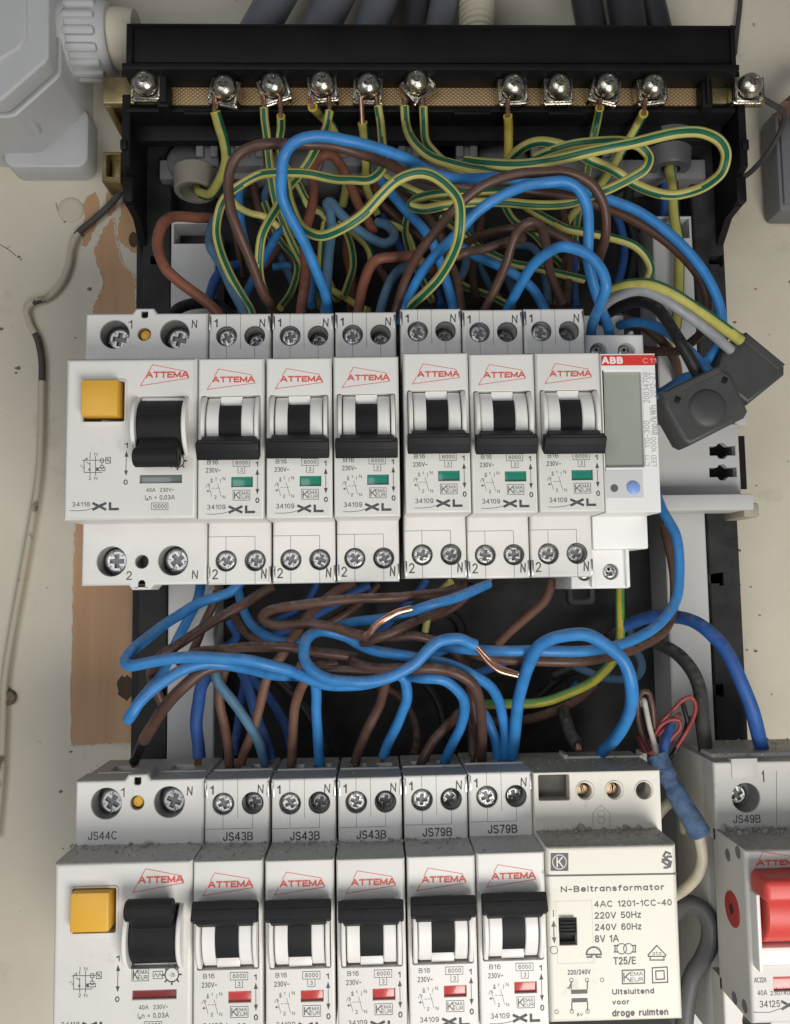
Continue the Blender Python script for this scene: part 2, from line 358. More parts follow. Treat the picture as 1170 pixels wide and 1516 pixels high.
# ------------------------------------------------------------------ the wall
WY = 82.0
def wall_material():
    m = bpy.data.materials.new('painted_board'); m.use_nodes = True; nt = m.node_tree; L = nt.links.new
    b = nt.nodes['Principled BSDF']; b.inputs['Roughness'].default_value = .55
    tc = nt.nodes.new('ShaderNodeTexCoord')
    def noise(sc_, det=5, rough=.55):
        n = nt.nodes.new('ShaderNodeTexNoise'); n.inputs['Scale'].default_value = sc_; n.inputs['Detail'].default_value = det; n.inputs['Roughness'].default_value = rough
        L(tc.outputs['Object'], n.inputs['Vector']); return n
    def ramp(src, p0, p1, c0, c1):
        r = nt.nodes.new('ShaderNodeValToRGB'); r.color_ramp.elements[0].position = p0; r.color_ramp.elements[1].position = p1
        r.color_ramp.elements[0].color = (*c0, 1); r.color_ramp.elements[1].color = (*c1, 1); L(src, r.inputs['Fac']); return r
    n1 = noise(14); r1 = ramp(n1.outputs['Fac'], .3, .7, (.55, .505, .40), (.68, .63, .515))
    n2 = noise(230, 3); r2 = ramp(n2.outputs['Fac'], .70, .76, (0, 0, 0), (1, 1, 1))
    n3 = noise(38, 8, .7); r3 = ramp(n3.outputs['Fac'], .57, .8, (0, 0, 0), (.6, .6, .6))
    mx = nt.nodes.new('ShaderNodeMix'); mx.data_type = 'RGBA'; mx.inputs['B'].default_value = (.30, .22, .13, 1)
    L(r3.outputs['Color'], mx.inputs['Factor']); L(r1.outputs['Color'], mx.inputs['A'])
    mx2 = nt.nodes.new('ShaderNodeMix'); mx2.data_type = 'RGBA'; mx2.inputs['B'].default_value = (.16, .12, .08, 1)
    L(r2.outputs['Color'], mx2.inputs['Factor']); L(mx.outputs['Result'], mx2.inputs['A']); L(mx2.outputs['Result'], b.inputs['Base Color'])
    nb = noise(60, 6); bp = nt.nodes.new('ShaderNodeBump'); bp.inputs['Strength'].default_value = .35; bp.inputs['Distance'].default_value = .0012
    L(nb.outputs['Fac'], bp.inputs['Height']); L(bp.outputs['Normal'], b.inputs['Normal'])
    return m
def wood_material():
    m = bpy.data.materials.new('bare_wood'); m.use_nodes = True; nt = m.node_tree; L = nt.links.new
    b = nt.nodes['Principled BSDF']; b.inputs['Roughness'].default_value = .6
    tc = nt.nodes.new('ShaderNodeTexCoord'); mp = nt.nodes.new('ShaderNodeMapping'); mp.inputs['Scale'].default_value = (110, 20, 5)
    L(tc.outputs['Object'], mp.inputs['Vector'])
    n = nt.nodes.new('ShaderNodeTexNoise'); n.inputs['Scale'].default_value = 1; n.inputs['Detail'].default_value = 8; n.inputs['Distortion'].default_value = .6
    L(mp.outputs['Vector'], n.inputs['Vector'])
    r = nt.nodes.new('ShaderNodeValToRGB'); e = r.color_ramp.elements; e[0].position = .3; e[1].position = .72
    e[0].color = (.40, .215, .105, 1); e[1].color = (.60, .375, .21, 1); L(n.outputs['Fac'], r.inputs['Fac']); L(r.outputs['Color'], b.inputs['Base Color'])
    return m
wall = link('wall', MB().box(-400, 560, WY, WY+6, -420, 420, 0), wall_material(), origin=(0, WY, 0)); tag(wall, kind='structure')
WOOD = wood_material()
def ragged(pts, y, amp=.45, step=1.1):
    P = [U(px, py, y) for px, py in pts]; o = []
    for a, b in zip(P, P[1:]+P[:1]):
        n = max(1, int((b-a).length/step))
        for k in range(n):
            p = a.lerp(b, k/n); o.append((p.x+random.uniform(-amp, amp), p.z+random.uniform(-amp, amp)))
    return o
for q in ([(139, 372), (147, 398), (152, 424), (141, 447), (134, 480), (150, 540), (203, 540), (203, 464), (199, 410), (180, 385), (172, 347), (168, 322), (160, 330), (150, 345)],
          [(124, 298), (132, 288), (141, 285), (148, 300), (146, 322), (138, 345), (128, 366), (122, 362), (124, 330)],
          [(180, 300), (214, 300), (214, 378), (196, 374), (180, 358), (174, 345)],
          [(158, 285), (176, 280), (172, 312), (160, 322)]):
    wp = MB(); wp.plate(ragged(q, WY-.1), [], WY-.12, WY+.5); link('wood_patch', wp, WOOD, wall)
wp2 = MB(); wp2.plate(ragged([(112, 760), (108, 840), (106, 960), (105, 1104), (160, 1102), (214, 1100), (216, 760)], WY-.1, .2), [], WY-.12, WY+.5)
link('wood_patch', wp2, WOOD, wall)
RIM = mat('paint_edge', (.70, .655, .55), .6, noise=.12, nscale=300)
for q in ([(147, 398), (152, 424), (141, 447), (134, 480)], [(203, 464), (199, 410), (180, 385), (172, 347), (168, 322)], [(112, 760), (108, 840), (106, 960), (105, 1104)], [(105, 1104), (160, 1102), (214, 1100)]):
    P = catmull([U(a_, b_, WY-.1) for a_, b_ in q], 14); n_ = len(P)
    P = [p_+Vector((random.uniform(-.35, .35), 0, random.uniform(-.3, .3))) for p_ in P]
    link('paint_edge', MB().tube(P, [random.uniform(.12, .42) for p_ in P], 7), RIM, wall)
KNOT = mat('wood_knot', (.10, .055, .025), .7, noise=.5, nscale=500)
for (kx, ky, rx, rz) in ((186, 1018, 3.2, 4.4), (198, 355, 2.2, 3.0)):
    c = U(kx, ky, WY-.15); k = MB()
    k.plate([(c.x+(rx*(.75+.35*random.random()))*math.cos(a), c.z+(rz*(.7+.4*random.random()))*math.sin(a)) for a in [2*math.pi*i/22 for i in range(22)]], [], WY-.3, WY-.1)
    link('knot', k, KNOT, wall)
# filled screw hole, nicks and old marks in the paint
PAINT = mat('thick_paint', (.60, .555, .44), .5, noise=.08, nscale=60)
c = U(105, 311, WY); p = MB().lathe((c.x, WY-.6, c.z), (0, 1, 0), [(-.05, 2.6), (0, 4.0), (.35, 4.7), (.8, 4.9)], 28); link('filled_hole', p, PAINT, wall)
MARK = mat('paint_chip', (.21, .165, .11), .8, noise=.4, nscale=500)
nk = MB()
for (mx_, my_, r_) in tuple((a_, b_, c_*.62) for a_, b_, c_ in ((27, 545, 1.5), (24, 552, .8), (133, 428, 1.2), (28, 380, 1.0), (31, 384, .6), (2, 487, 1.1), (1119, 428, .7), (1088, 477, 1.0), (1120, 719, .6), (1095, 815, 1.0), (1125, 911, .6),
                     (1096, 866, .5), (1112, 869, .6), (1119, 964, 1.0), (1106, 962, .6), (1143, 1028, .5), (122, 348, 1.2), (96, 328, .7), (70, 870, .4), (90, 1172, 1.0), (105, 1113, .8), (112, 500, .5), (1142, 560, .5), (1110, 560, .4))):
    c = U(mx_, my_, WY)
    nk.plate([(c.x+r_*(.6+.6*random.random())*math.cos(a)*1.3, c.z+r_*(.5+.5*random.random())*math.sin(a)) for a in [2*math.pi*i/11 for i in range(11)]], [], WY-.09, WY)
tag(link('paint_nicks', nk, MARK, wall), kind='stuff')
cr = MB()
for pts in ([(82, 300), (88, 318), (100, 326), (112, 322), (122, 305)], [(0, 362), (14, 370), (24, 378)]):
    P = [U(a+random.uniform(-1, 1), b, WY-.1) for a, b in pts]; P = catmull(P, 5); cr.quadline([(q.x, q.z) for q in P], .3, WY-.07)
tag(link('paint_cracks', cr, MARK, wall), kind='stuff')

# ------------------------------------------------------------------ distribution board base
base = thing('distribution_board_base', 'black plastic back frame with pale uprights fixed to the cream wall', 'board frame', (90, WY, -60))
b = MB(); pbox(b, 205, 170, 1093, 1600, 77, 81.5, 0); link('back_panel', b, CHAR, base)
for a, c_ in ((206, 250), (1046, 1092)):
    b = MB(); x0 = U(a, 760, 66).x; x1 = U(c_, 760, 66).x
    z1 = U(600, 215, 66).z; z0 = U(600, 1560, 66).z
    hs = []
    for py in (385, 620, 857, 1022, 1200):
        p = U((a+c_)/2+(6 if a < 600 else -8), py, 66); hs.append([(p.x-2.6, p.z-1.4), (p.x+1, p.z-1.4), (p.x+1, p.z-2.2), (p.x+2.4, p.z-2.2), (p.x+2.4, p.z+2), (p.x-2.6, p.z+1.4)])
    b.plate(rect(x0, x1, z0, z1), hs, 66, 81, [(.5, 0), (0, .5)], hole_depth=5)
    link('side_rail', b, CHAR, base)
for a, c_, top in ((247, 316, 326), (981, 1042, 320)):
    x0 = U(a+3, 760, 60).x; x1 = U(c_+2, 760, 60).x; z1 = U(600, top, 60).z; z0 = U(600, 1560, 60).z
    b = MB(); b.plate(rect(x0, x1, z0, z1), [rect(x0+.9, x1-.9, z1-8, z1-1)], 60, 77, [(.4, 0), (0, .4)], hole_depth=16)
    link('upright', b, RAILW, base)
    b = MB(); b.box(x0+.9, x1-.9, 70, 77, z1-9, z1-.5, 0); link('upright_recess', b, CHAR, base)
# knock-out ring in the back panel
c = U(655, 935, 76); b = MB(); b.lathe((c.x, 77, c.z), (0, -1, 0), [(0, 8), (3, 8), (3.4, 7.6), (3.4, 5.4), (3, 5), (0, 5)], 32, cap0=False, cap1=False); link('knockout_ring', b, BASEBLK, base)
# entry strip with snap lugs at the top
b = MB(); pbox(b, 236, 236, 1046, 264, 62, 77, .6)
for px in (285, 440, 590, 745, 865):
    c = U(px, 232, 60); b.lathe((c.x, 63, c.z), (0, -1, .35), [(-2, 9.5), (1, 9.2), (2.2, 7.8), (2.7, 4), (2.8, 0.1)], 28)
link('entry_strip', b, GREYP, base)
for px in (308, 345, 375, 520, 605, 690, 800, 905):
    c = U(px, 212, 58); b = MB()
    for dx in (-2.4, 2.4):
        b.box(c.x+dx-1.3, c.x+dx+1.3, 55.5, 62, c.z-6, c.z+4.2, .5); b.box(c.x+dx-.9, c.x+dx+.9, 54.2, 56, c.z+1.8, c.z+3.9, .4)
    b.box(c.x-3.7, c.x+3.7, 57, 64, c.z-8.5, c.z-1, .6); link('snap_lug', b, GREYP, base)

# ------------------------------------------------------------------ black carrier with the earth bar
tray = thing('terminal_carrier', 'black plastic carrier tray above the wires, holding the long brass bar', 'carrier', (U(640, 90, 60).x, 76, U(640, 90, 60).z))
b = MB(); pbox(b, 187, 36, 1091, 94, 38, 40, .3); pbox(b, 187, 34, 1091, 40, 36.5, 76, .5)
pbox(b, 187, 36, 196, 100, 37, 60, .4); pbox(b, 1081, 36, 1091, 100, 37, 60, .4)
link('top_wall', b, BASEBLK, tray)
b = MB(); pbox(b, 180, 92, 1096, 104, 35, 52, .5); pbox(b, 180, 103, 1096, 116, 47.8, 52, .3)
for px in (250, 330, 405, 478, 548, 618, 690, 760, 830, 900, 968): 
    pbox(b, px-13, 100, px+13, 115, 45.5, 49, .5)
link('upper_ledge', b, BASEBLK, tray)
b = MB(); pbox(b, 186, 157, 1090, 166, 43.5, 55, .5); pbox(b, 200, 160, 1070, 208, 52, 56, .4)
for px in (300, 700, 840): pbox(b, px-28, 163, px+28, 169, 43, 45, .3)
link('lower_ledge', b, BASEBLK, tray)
for px in (241, 1048):
    b = MB(); pbox(b, px-5, 40, px+5, 150, 38.5, 49.5, .5); pbox(b, px-9, 118, px+9, 158, 40, 48.5, .6); link('divider_rib', b, BASEBLK, tray)
for px, sgn in ((186, 1), (1096, -1)):
    X = U(px, 160, 48).x; z = lambda y: U(px, y, 48).z
    prof = [(44, z(150)), (77, z(150)), (77, z(372)), (70, z(345)), (58, z(305)), (50, z(302)), (50, z(262)), (44, z(255))]
    b = MB(); b.plate([(a, c) for a, c in prof], [], 0, 2.6, [(.3, 0), (0, .3)], fn=lambda a, c, y, X=X, sgn=sgn: (X+sgn*y, a, c), back=True)
    b.box(X-2*(sgn < 0)-.3*(sgn > 0), X+2*(sgn > 0)+.3*(sgn < 0), 43, 52, z(232), z(216), .6)
    b.box(X-(3 if sgn < 0 else .5), X+(3 if sgn > 0 else .5), 47, 60, z(300), z(262), .6)
    link('side_arm', b, BASEBLK, tray)
# brass bar
bar = thing('earth_bar', 'long brass bar with knurled face and a row of clamp screws across the black carrier', 'terminal bar', (U(640, 133, 48).x, 50, U(640, 133, 48).z))
def knurl():
    m = mat('knurled_brass', (.56, .37, .17), .5, metal=.55); nt = m.node_tree; L = nt.links.new; bs = nt.nodes['Principled BSDF']
    tc = nt.nodes.new('ShaderNodeTexCoord'); hs = []
    for rot in (.9, -.9):
        mp = nt.nodes.new('ShaderNodeMapping'); mp.inputs['Rotation'].default_value = (0, rot, 0)
        wv = nt.nodes.new('ShaderNodeTexWave'); wv.inputs['Scale'].default_value = 330; wv.bands_direction = 'X'
        L(tc.outputs['Object'], mp.inputs['Vector']); L(mp.outputs['Vector'], wv.inputs['Vector']); hs.append(wv)
    mm = nt.nodes.new('ShaderNodeMath'); mm.operation = 'MULTIPLY'; L(hs[0].outputs['Fac'], mm.inputs[0]); L(hs[1].outputs['Fac'], mm.inputs[1])
    bp = nt.nodes.new('ShaderNodeBump'); bp.inputs['Strength'].default_value = .5; bp.inputs['Distance'].default_value = .0003
    L(mm.outputs[0], bp.inputs['Height']); L(bp.outputs['Normal'], bs.inputs['Normal'])
    r = nt.nodes.new('ShaderNodeValToRGB'); r.color_ramp.elements[0].color = (.42, .28, .14, 1); r.color_ramp.elements[1].color = (.66, .49, .28, 1)
    L(mm.outputs[0], r.inputs['Fac']); L(r.outputs['Color'], bs.inputs['Base Color']); return m
b = MB(); pbox(b, 246, 112, 1043, 156, 45, 48, .25); link('knurled_strip', b, knurl(), bar)
b = MB(); pbox(b, 1043, 113, 1134, 153, 45, 48, .5); link('bar_end', b, BRASS, bar)
b = MB(); pbox(b, 152, 113, 243, 153, 44.4, 47.6, .6)
X = U(152, 130, 44).x; zt = U(152, 113, 44).z; zb = U(152, 153, 44).z
b.box(X-.2, X+2.6, 46, 80, zb, zt, .6)
link('bar_end', b, BRASS, bar)
random.seed(11)
for i, (px, py) in enumerate(((215, 122), (332, 129), (404, 125), (477, 123), (545, 126), (617, 121), (760, 127), (828, 127), (899, 126), (967, 127), (1111, 126))):
    c = U(px, py, 38); rot = (0, -.2, .35, .1, -.05, .7, .08, .02, -.25, .12, 0)[i]
    M = Matrix.Translation((c.x, 0, c.z)) @ Matrix.Rotation(-rot, 4, 'Y')
    s = MB(); s.lathe((0, 38.2, 0), (0, 1, 0), [(0, 2.6), (7, 2.6)], 16)
    dome = [(2.3, -.15), (1.5, .28), (.9, .8), (.4, 1.5), (0, 2.8)]
    s.plate(circ(0, 0, 4.1, 26), [plus(0, 0, 1.62, .42, .2*i)], 35.2, 38.6, dome, hch=.05, hole_depth=1.6)
    t = MB().merge(s, M)
    scr = link('screw', t, NICKEL, bar, angle=60)
    d = MB(); d.merge(MB().plate(circ(0, 0, 1.9, 14), [], 36.4, 36.9), M); link('screw_slot', d, SLOT, scr, origin=ORG[scr.name])
    cl = MB()
    for y_, w_, h0, h1, k in ((38.8, 4.5, -4.6, 3.7, .05), (40.6, 4.8, -4.9, 2.9, -.03)):
        cl.plate([(x, z) for x, z in rect(-w_, w_, h0, h1, .7, 3)], [], y_, y_+1.1, [(.25, 0), (0, .25)], fn=lambda x, z, y, k=k: (x, y+k*x*x*.8, z), back=True)
    for sx in (-1, 1): cl.box(sx*4.3-.5, sx*4.3+.5, 38.6, 44.5, -4.2, 3.2, .35)
    link('clamp', MB().merge(cl, M), NICKEL, bar, angle=35)
# brass clip under the bar end
c0 = U(154, 228, 70); c1 = U(182, 274, 70)
b = MB(); b.plate(rect(c0.x, c1.x, c1.z, c0.z, .8, 3), [rect(c0.x+1.6, c1.x-.8, c1.z+2.2, c0.z-1.2, .5, 2)], 68, 78, [(.4, 0), (0, .4)]); b.box(c0.x+2.2, c1.x, 72, 79, c1.z+2.6, c0.z-1, .3)
clip = link('brass_clip', b, BRASS, origin=((c0.x+c1.x)/2, 80, c1.z)); tag(clip, 'small folded brass clip on the wall below the left end of the brass bar', 'clip')

# ------------------------------------------------------------------ conduits entering at the top
def conduit(px, w_, Y, m, label, corr=False, lean=0, name='conduit'):
    c = U(px, 18, Y); r = w_/2*depth_of(c)/FPX; z1 = c.z+60; z0 = U(px, 60, Y).z
    b = MB()
    if corr:
        pr = []; t = 0
        while t < z1-z0: pr += [(t, r*.86), (t+.5, r*.86), (t+.9, r), (t+1.7, r), (t+2.1, r*.86)]; t += 2.3
        b.lathe((c.x, Y, z0), (lean, 0, 1), pr, 28)
    else: b.tube(catmull([(c.x-lean*10, Y, z0), (c.x, Y, c.z), (c.x+lean*22, Y, c.z+22), (c.x+lean*70, Y+2, z1)], 6), r, 20)
    tag(link(name, b, m, origin=(c.x, Y, z0)), label, 'conduit')
CG = mat('conduit_grey', (.15, .16, .18), .4, noise=.2, nscale=60, bump=.15)
CD = mat('conduit_dark', (.045, .046, .052), .45, noise=.2, nscale=60, bump=.15)
CC = mat('conduit_cream', (.66, .61, .47), .5, noise=.08, nscale=60)
conduit(398, 54, 62, CG, 'leftmost grey conduit leaning out above the black carrier', lean=.55)
conduit(486, 54, 62, CG, 'second grey conduit from the left above the black carrier', lean=.5)
conduit(558, 52, 62, CG, 'grey conduit left of the dark one, standing above the carrier', lean=.3)
conduit(618, 40, 66, CD, 'dark conduit between two grey ones above the carrier', lean=.1)
conduit(655, 42, 62, CG, 'upright grey conduit just left of the cream corrugated tube', lean=.2)
conduit(706, 54, 62, CC, 'cream corrugated flexible tube above the black carrier', True)
conduit(872, 44, 64, CD, 'dark slate conduit second from the right end above the carrier', lean=-.15)
conduit(928, 52, 62, CD, 'rightmost dark conduit above the carrier', lean=-.1)
conduit(968, 40, 66, CD, 'narrow dark conduit tucked against the rightmost one', lean=-.2)

# ------------------------------------------------------------------ junction box on the left
jb = thing('junction_box', 'pale grey surface junction box cut off by the upper left corner', 'junction box', (U(20, 120, WY).x, WY, U(20, 120, WY).z))
LY = 41
def jp(l, Y): return [(U(a, b_, LY).x, U(a, b_, LY).z) for a, b_ in l]
lid = [(-260, -160), (73, -160), (72, 84), (66, 92), (4, 146), (-4, 149), (-260, 150)]
b = MB(); b.plate(jp(lid, LY), [], LY, LY+6.5, [(.9, 0), (.45, .12), (.12, .45), (0, .9)]); link('lid', b, BOXGREY, jb)
b = MB(); b.plate(inset(jp([(-260, 150), (-4, 149), (4, 146), (66, 92), (72, 84), (73, -160), (-260, -160)], LY), 1.0), [], LY+5.5, LY+9); link('groove_shade', b, SEAM, jb)  # dark layer added under the lid so the groove looks shaded
b = MB(); b.plate(jp([(-262, -162), (78, -162), (77, 87), (70, 96), (8, 151), (-4, 154), (-262, 155)], LY), [], LY+7.6, WY, [(.6, 0), (0, .6)]); link('box_body', b, BOXGREY, jb)
b = MB(); pts = jp([(-40, -160), (40, -160), (41, 60), (30, 74), (-40, 118)], LY); b.plate(pts, [], LY-1.0, LY+1, [(.9, 0), (.5, .2), (.2, .5), (0, .9)]); link('lid_panel', b, BOXGREY, jb)
q = U(100, 228, 74); b = MB(); b.plate(rect(q.x-22, q.x+8, q.z-6, q.z+17, 4.5, 5), [], 72, WY, [(1, 0), (.3, .3), (0, 1)]); link('mounting_lug', b, BOXGREY, jb)
q = U(25, 200, 68); b = MB(); b.lathe((q.x, 60, q.z-1), (0, 0, -1), [(-8, 11), (0, 11), (1, 10.4), (1.4, 9)], 28); link('knockout', b, BOXGREY, jb)
# gland
zc = U(130, 57, 60).z; xa = U(92, 57, 60).x
b = MB(); b.lathe((xa-8, 60, zc), (1, 0, 0), [(0, 14.2), (9, 14.2), (9.6, 13.6), (13, 13.2)], 32)
for k in range(16):
    a = 2*math.pi*k/16; M = Matrix.Translation((xa+9.5, 60, zc)) @ Matrix.Rotation(a, 4, 'X'); b.box(-5.5, 5.5, -1.5, 1.5, 10.5, 13.9, 1.2, M=M)
b.lathe((xa+3, 60, zc), (1, 0, 0), [(0, 12.6), (13, 12.4), (14.6, 11.2), (15.2, 8)], 32)
link('gland_nut', b, BOXGREY, jb)
b = MB(); b.lathe((xa+14, 60, zc), (1, 0, 0), [(0, 10), (9, 9.6), (12, 9.2), (12.4, 8)], 28); link('gland_bush', b, CC, jb)

# ------------------------------------------------------------------ other fixed things
b = MB(); pbox(b, 1146, 160, 1420, 312, 69, WY, 2.5)
b.box(U(1157, 200, 68).x, U(1400, 200, 68).x, 68.2, 70, U(1160, 301, 68).z, U(1160, 171, 68).z, .6)
o = link('grey_cover', b, mat('slate_plastic', (.16, .16, .17), .5, noise=.1, nscale=60, bump=.1), origin=(U(1280, 250, WY).x, WY, U(1280, 250, WY).z)); tag(o, 'dark grey square cover cut off by the right edge of the photo', 'cover')

# mounting rail behind the upper row
rail = thing('mounting_rail', 'pale grey mounting rail with keyhole slots sticking out right of the white meter', 'rail', (90, 54, 0))
x0 = U(150, 690, 50).x; x1 = U(1096, 690, 50).x; z0 = U(1000, 735, 50).z; z1 = U(1000, 628, 50).z
def keyhole(px, py, w_):
    c = U(px, py, 50); return [(c.x-w_/2, c.z-1.6), (c.x-1.9, c.z-1.6), (c.x-1.2, c.z-2.6), (c.x+.4, c.z-2.7), (c.x+1.6, c.z-1.6), (c.x+w_/2, c.z-1.6), (c.x+w_/2, c.z+1.6), (c.x+1.6, c.z+1.6), (c.x+.4, c.z+2.7), (c.x-1.2, c.z+2.6), (c.x-1.9, c.z+1.6), (c.x-w_/2, c.z+1.6)]
b = MB(); b.plate(rect(x0, x1, z0, z1), [keyhole(1070, 667, 8.5), keyhole(1071, 699, 9)], 50, 53, [(.3, 0), (0, .3)], back=False); link('rail_plate', b, RAILW, rail)
c = U(1075, 683, 54); b = MB(); b.box(c.x-14, c.x+8, 57, 58, c.z-9, c.z+9, 0); link('rail_backing', b, BASEBLK, rail)
b = MB(); b.box(x0, U(1113, 745, 44).x, 42, 55, U(1000, 757, 44).z, U(1000, 733, 44).z, .6); link('lower_flange', b, RAILW, rail)
b = MB(); b.box(x0, U(1106, 615, 52).x, 52, 58, U(1000, 630, 52).z, U(1000, 600, 52).z, .5); link('upper_flange', b, RAILW, rail)
c = U(1103, 756, 50); b = MB(); b.box(c.x-3, c.x+2.2, 44, 60, c.z-2.6, c.z+2, .8); link('rail_foot', b, mat('foot_plastic', (.36, .32, .25), .6), rail)

# ------------------------------------------------------------------ breakers (built once, in the frame of the first of the upper row)
T = 14.6                                        # terminals stand this far behind the nose
ROUND = [(1.1, 0), (.62, .1), (.28, .38), (.08, .7), (0, 1.1)]
NROUND = [(.6, 0), (.3, .08), (.1, .28), (0, .6)]
TROUND = [(.7, 0), (.3, .12), (.08, .4), (0, .8)]
def cm(cx, cy):                                 # position on the nose of the first breaker
    p = U(80+cx/3.447, 440+cy/3.447, 0); return (p.x, p.z)
def crect(x0, y0, x1, y1): a = cm(x0, y1); c = cm(x1, y0); return a[0], c[0], a[1], c[1]
def screw_head(mb, x, z, y, r=2.55, rot=0.0, slot=True):
    """pozi-slot terminal screw: domed rim cut by a cross recess and a straight slot (material 1 = the shaded recess)"""
    n0 = len(mb.m)
    mb.plate(circ(x, z, r, 24), [plus(x, z, r*.55, r*.165, rot)], y, y+4, [(.85, 0), (.5, .1), (.22, .3), (0, .7)], hch=.08, hole_depth=.8)
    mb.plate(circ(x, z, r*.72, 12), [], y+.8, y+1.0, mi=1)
    M = Matrix.Translation((x, y, z)) @ Matrix.Rotation(-rot-.5, 4, 'Y')
    for a in (-1, 1): mb.box(a*r*.68-r*.27, a*r*.68+r*.27, -.05, .35, -.2, .2, 0, M=M, mi=1)
    for k in range(4):
        a = rot+.785+k*1.571; M = Matrix.Translation((x+r*.62*math.cos(a), y, z+r*.62*math.sin(a))) @ Matrix.Rotation(-a, 4, 'Y'); mb.box(-.3, .45, -.04, .3, -.12, .12, 0, M=M, mi=1)
def well(mb, x, z, r, y0, depth, n=24, thread=False):
    pr = [(0, r), (depth, r*.97)]
    if thread: pr = [(t*.45, r*(1 if t % 2 else .93)) for t in range(int(depth/.45)+1)]
    mb.lathe((x, y0, z), (0, 1, 0), pr, n, cap0=False, cap1=True)
    n0 = len(pr)*0
WELLM = mat('terminal_well', (.34, .335, .325), .5, noise=.15, nscale=300)
def seams(mb, lines, wd, y):
    for l in lines: mb.quadline(l, wd, y)

def red_logo(mb, y, P, tx):
    mb.quadline([P[4], P[0], P[1], P[2], P[3], P[5]], .16, y)
    mb.quadline([P[0], P[6]], .16, y) if len(P) > 6 else None
    mb.text('ATTEMA', *tx, y-.01, bold=.035)

W_ = 17.35
def mcb_shell(th, W, scr, N_lbl, holes_r, lower_z, tabs=()):
    """terminal blocks, back and top of a module; scr = screw x positions"""
    x1 = th[1]; x0 = th[0]

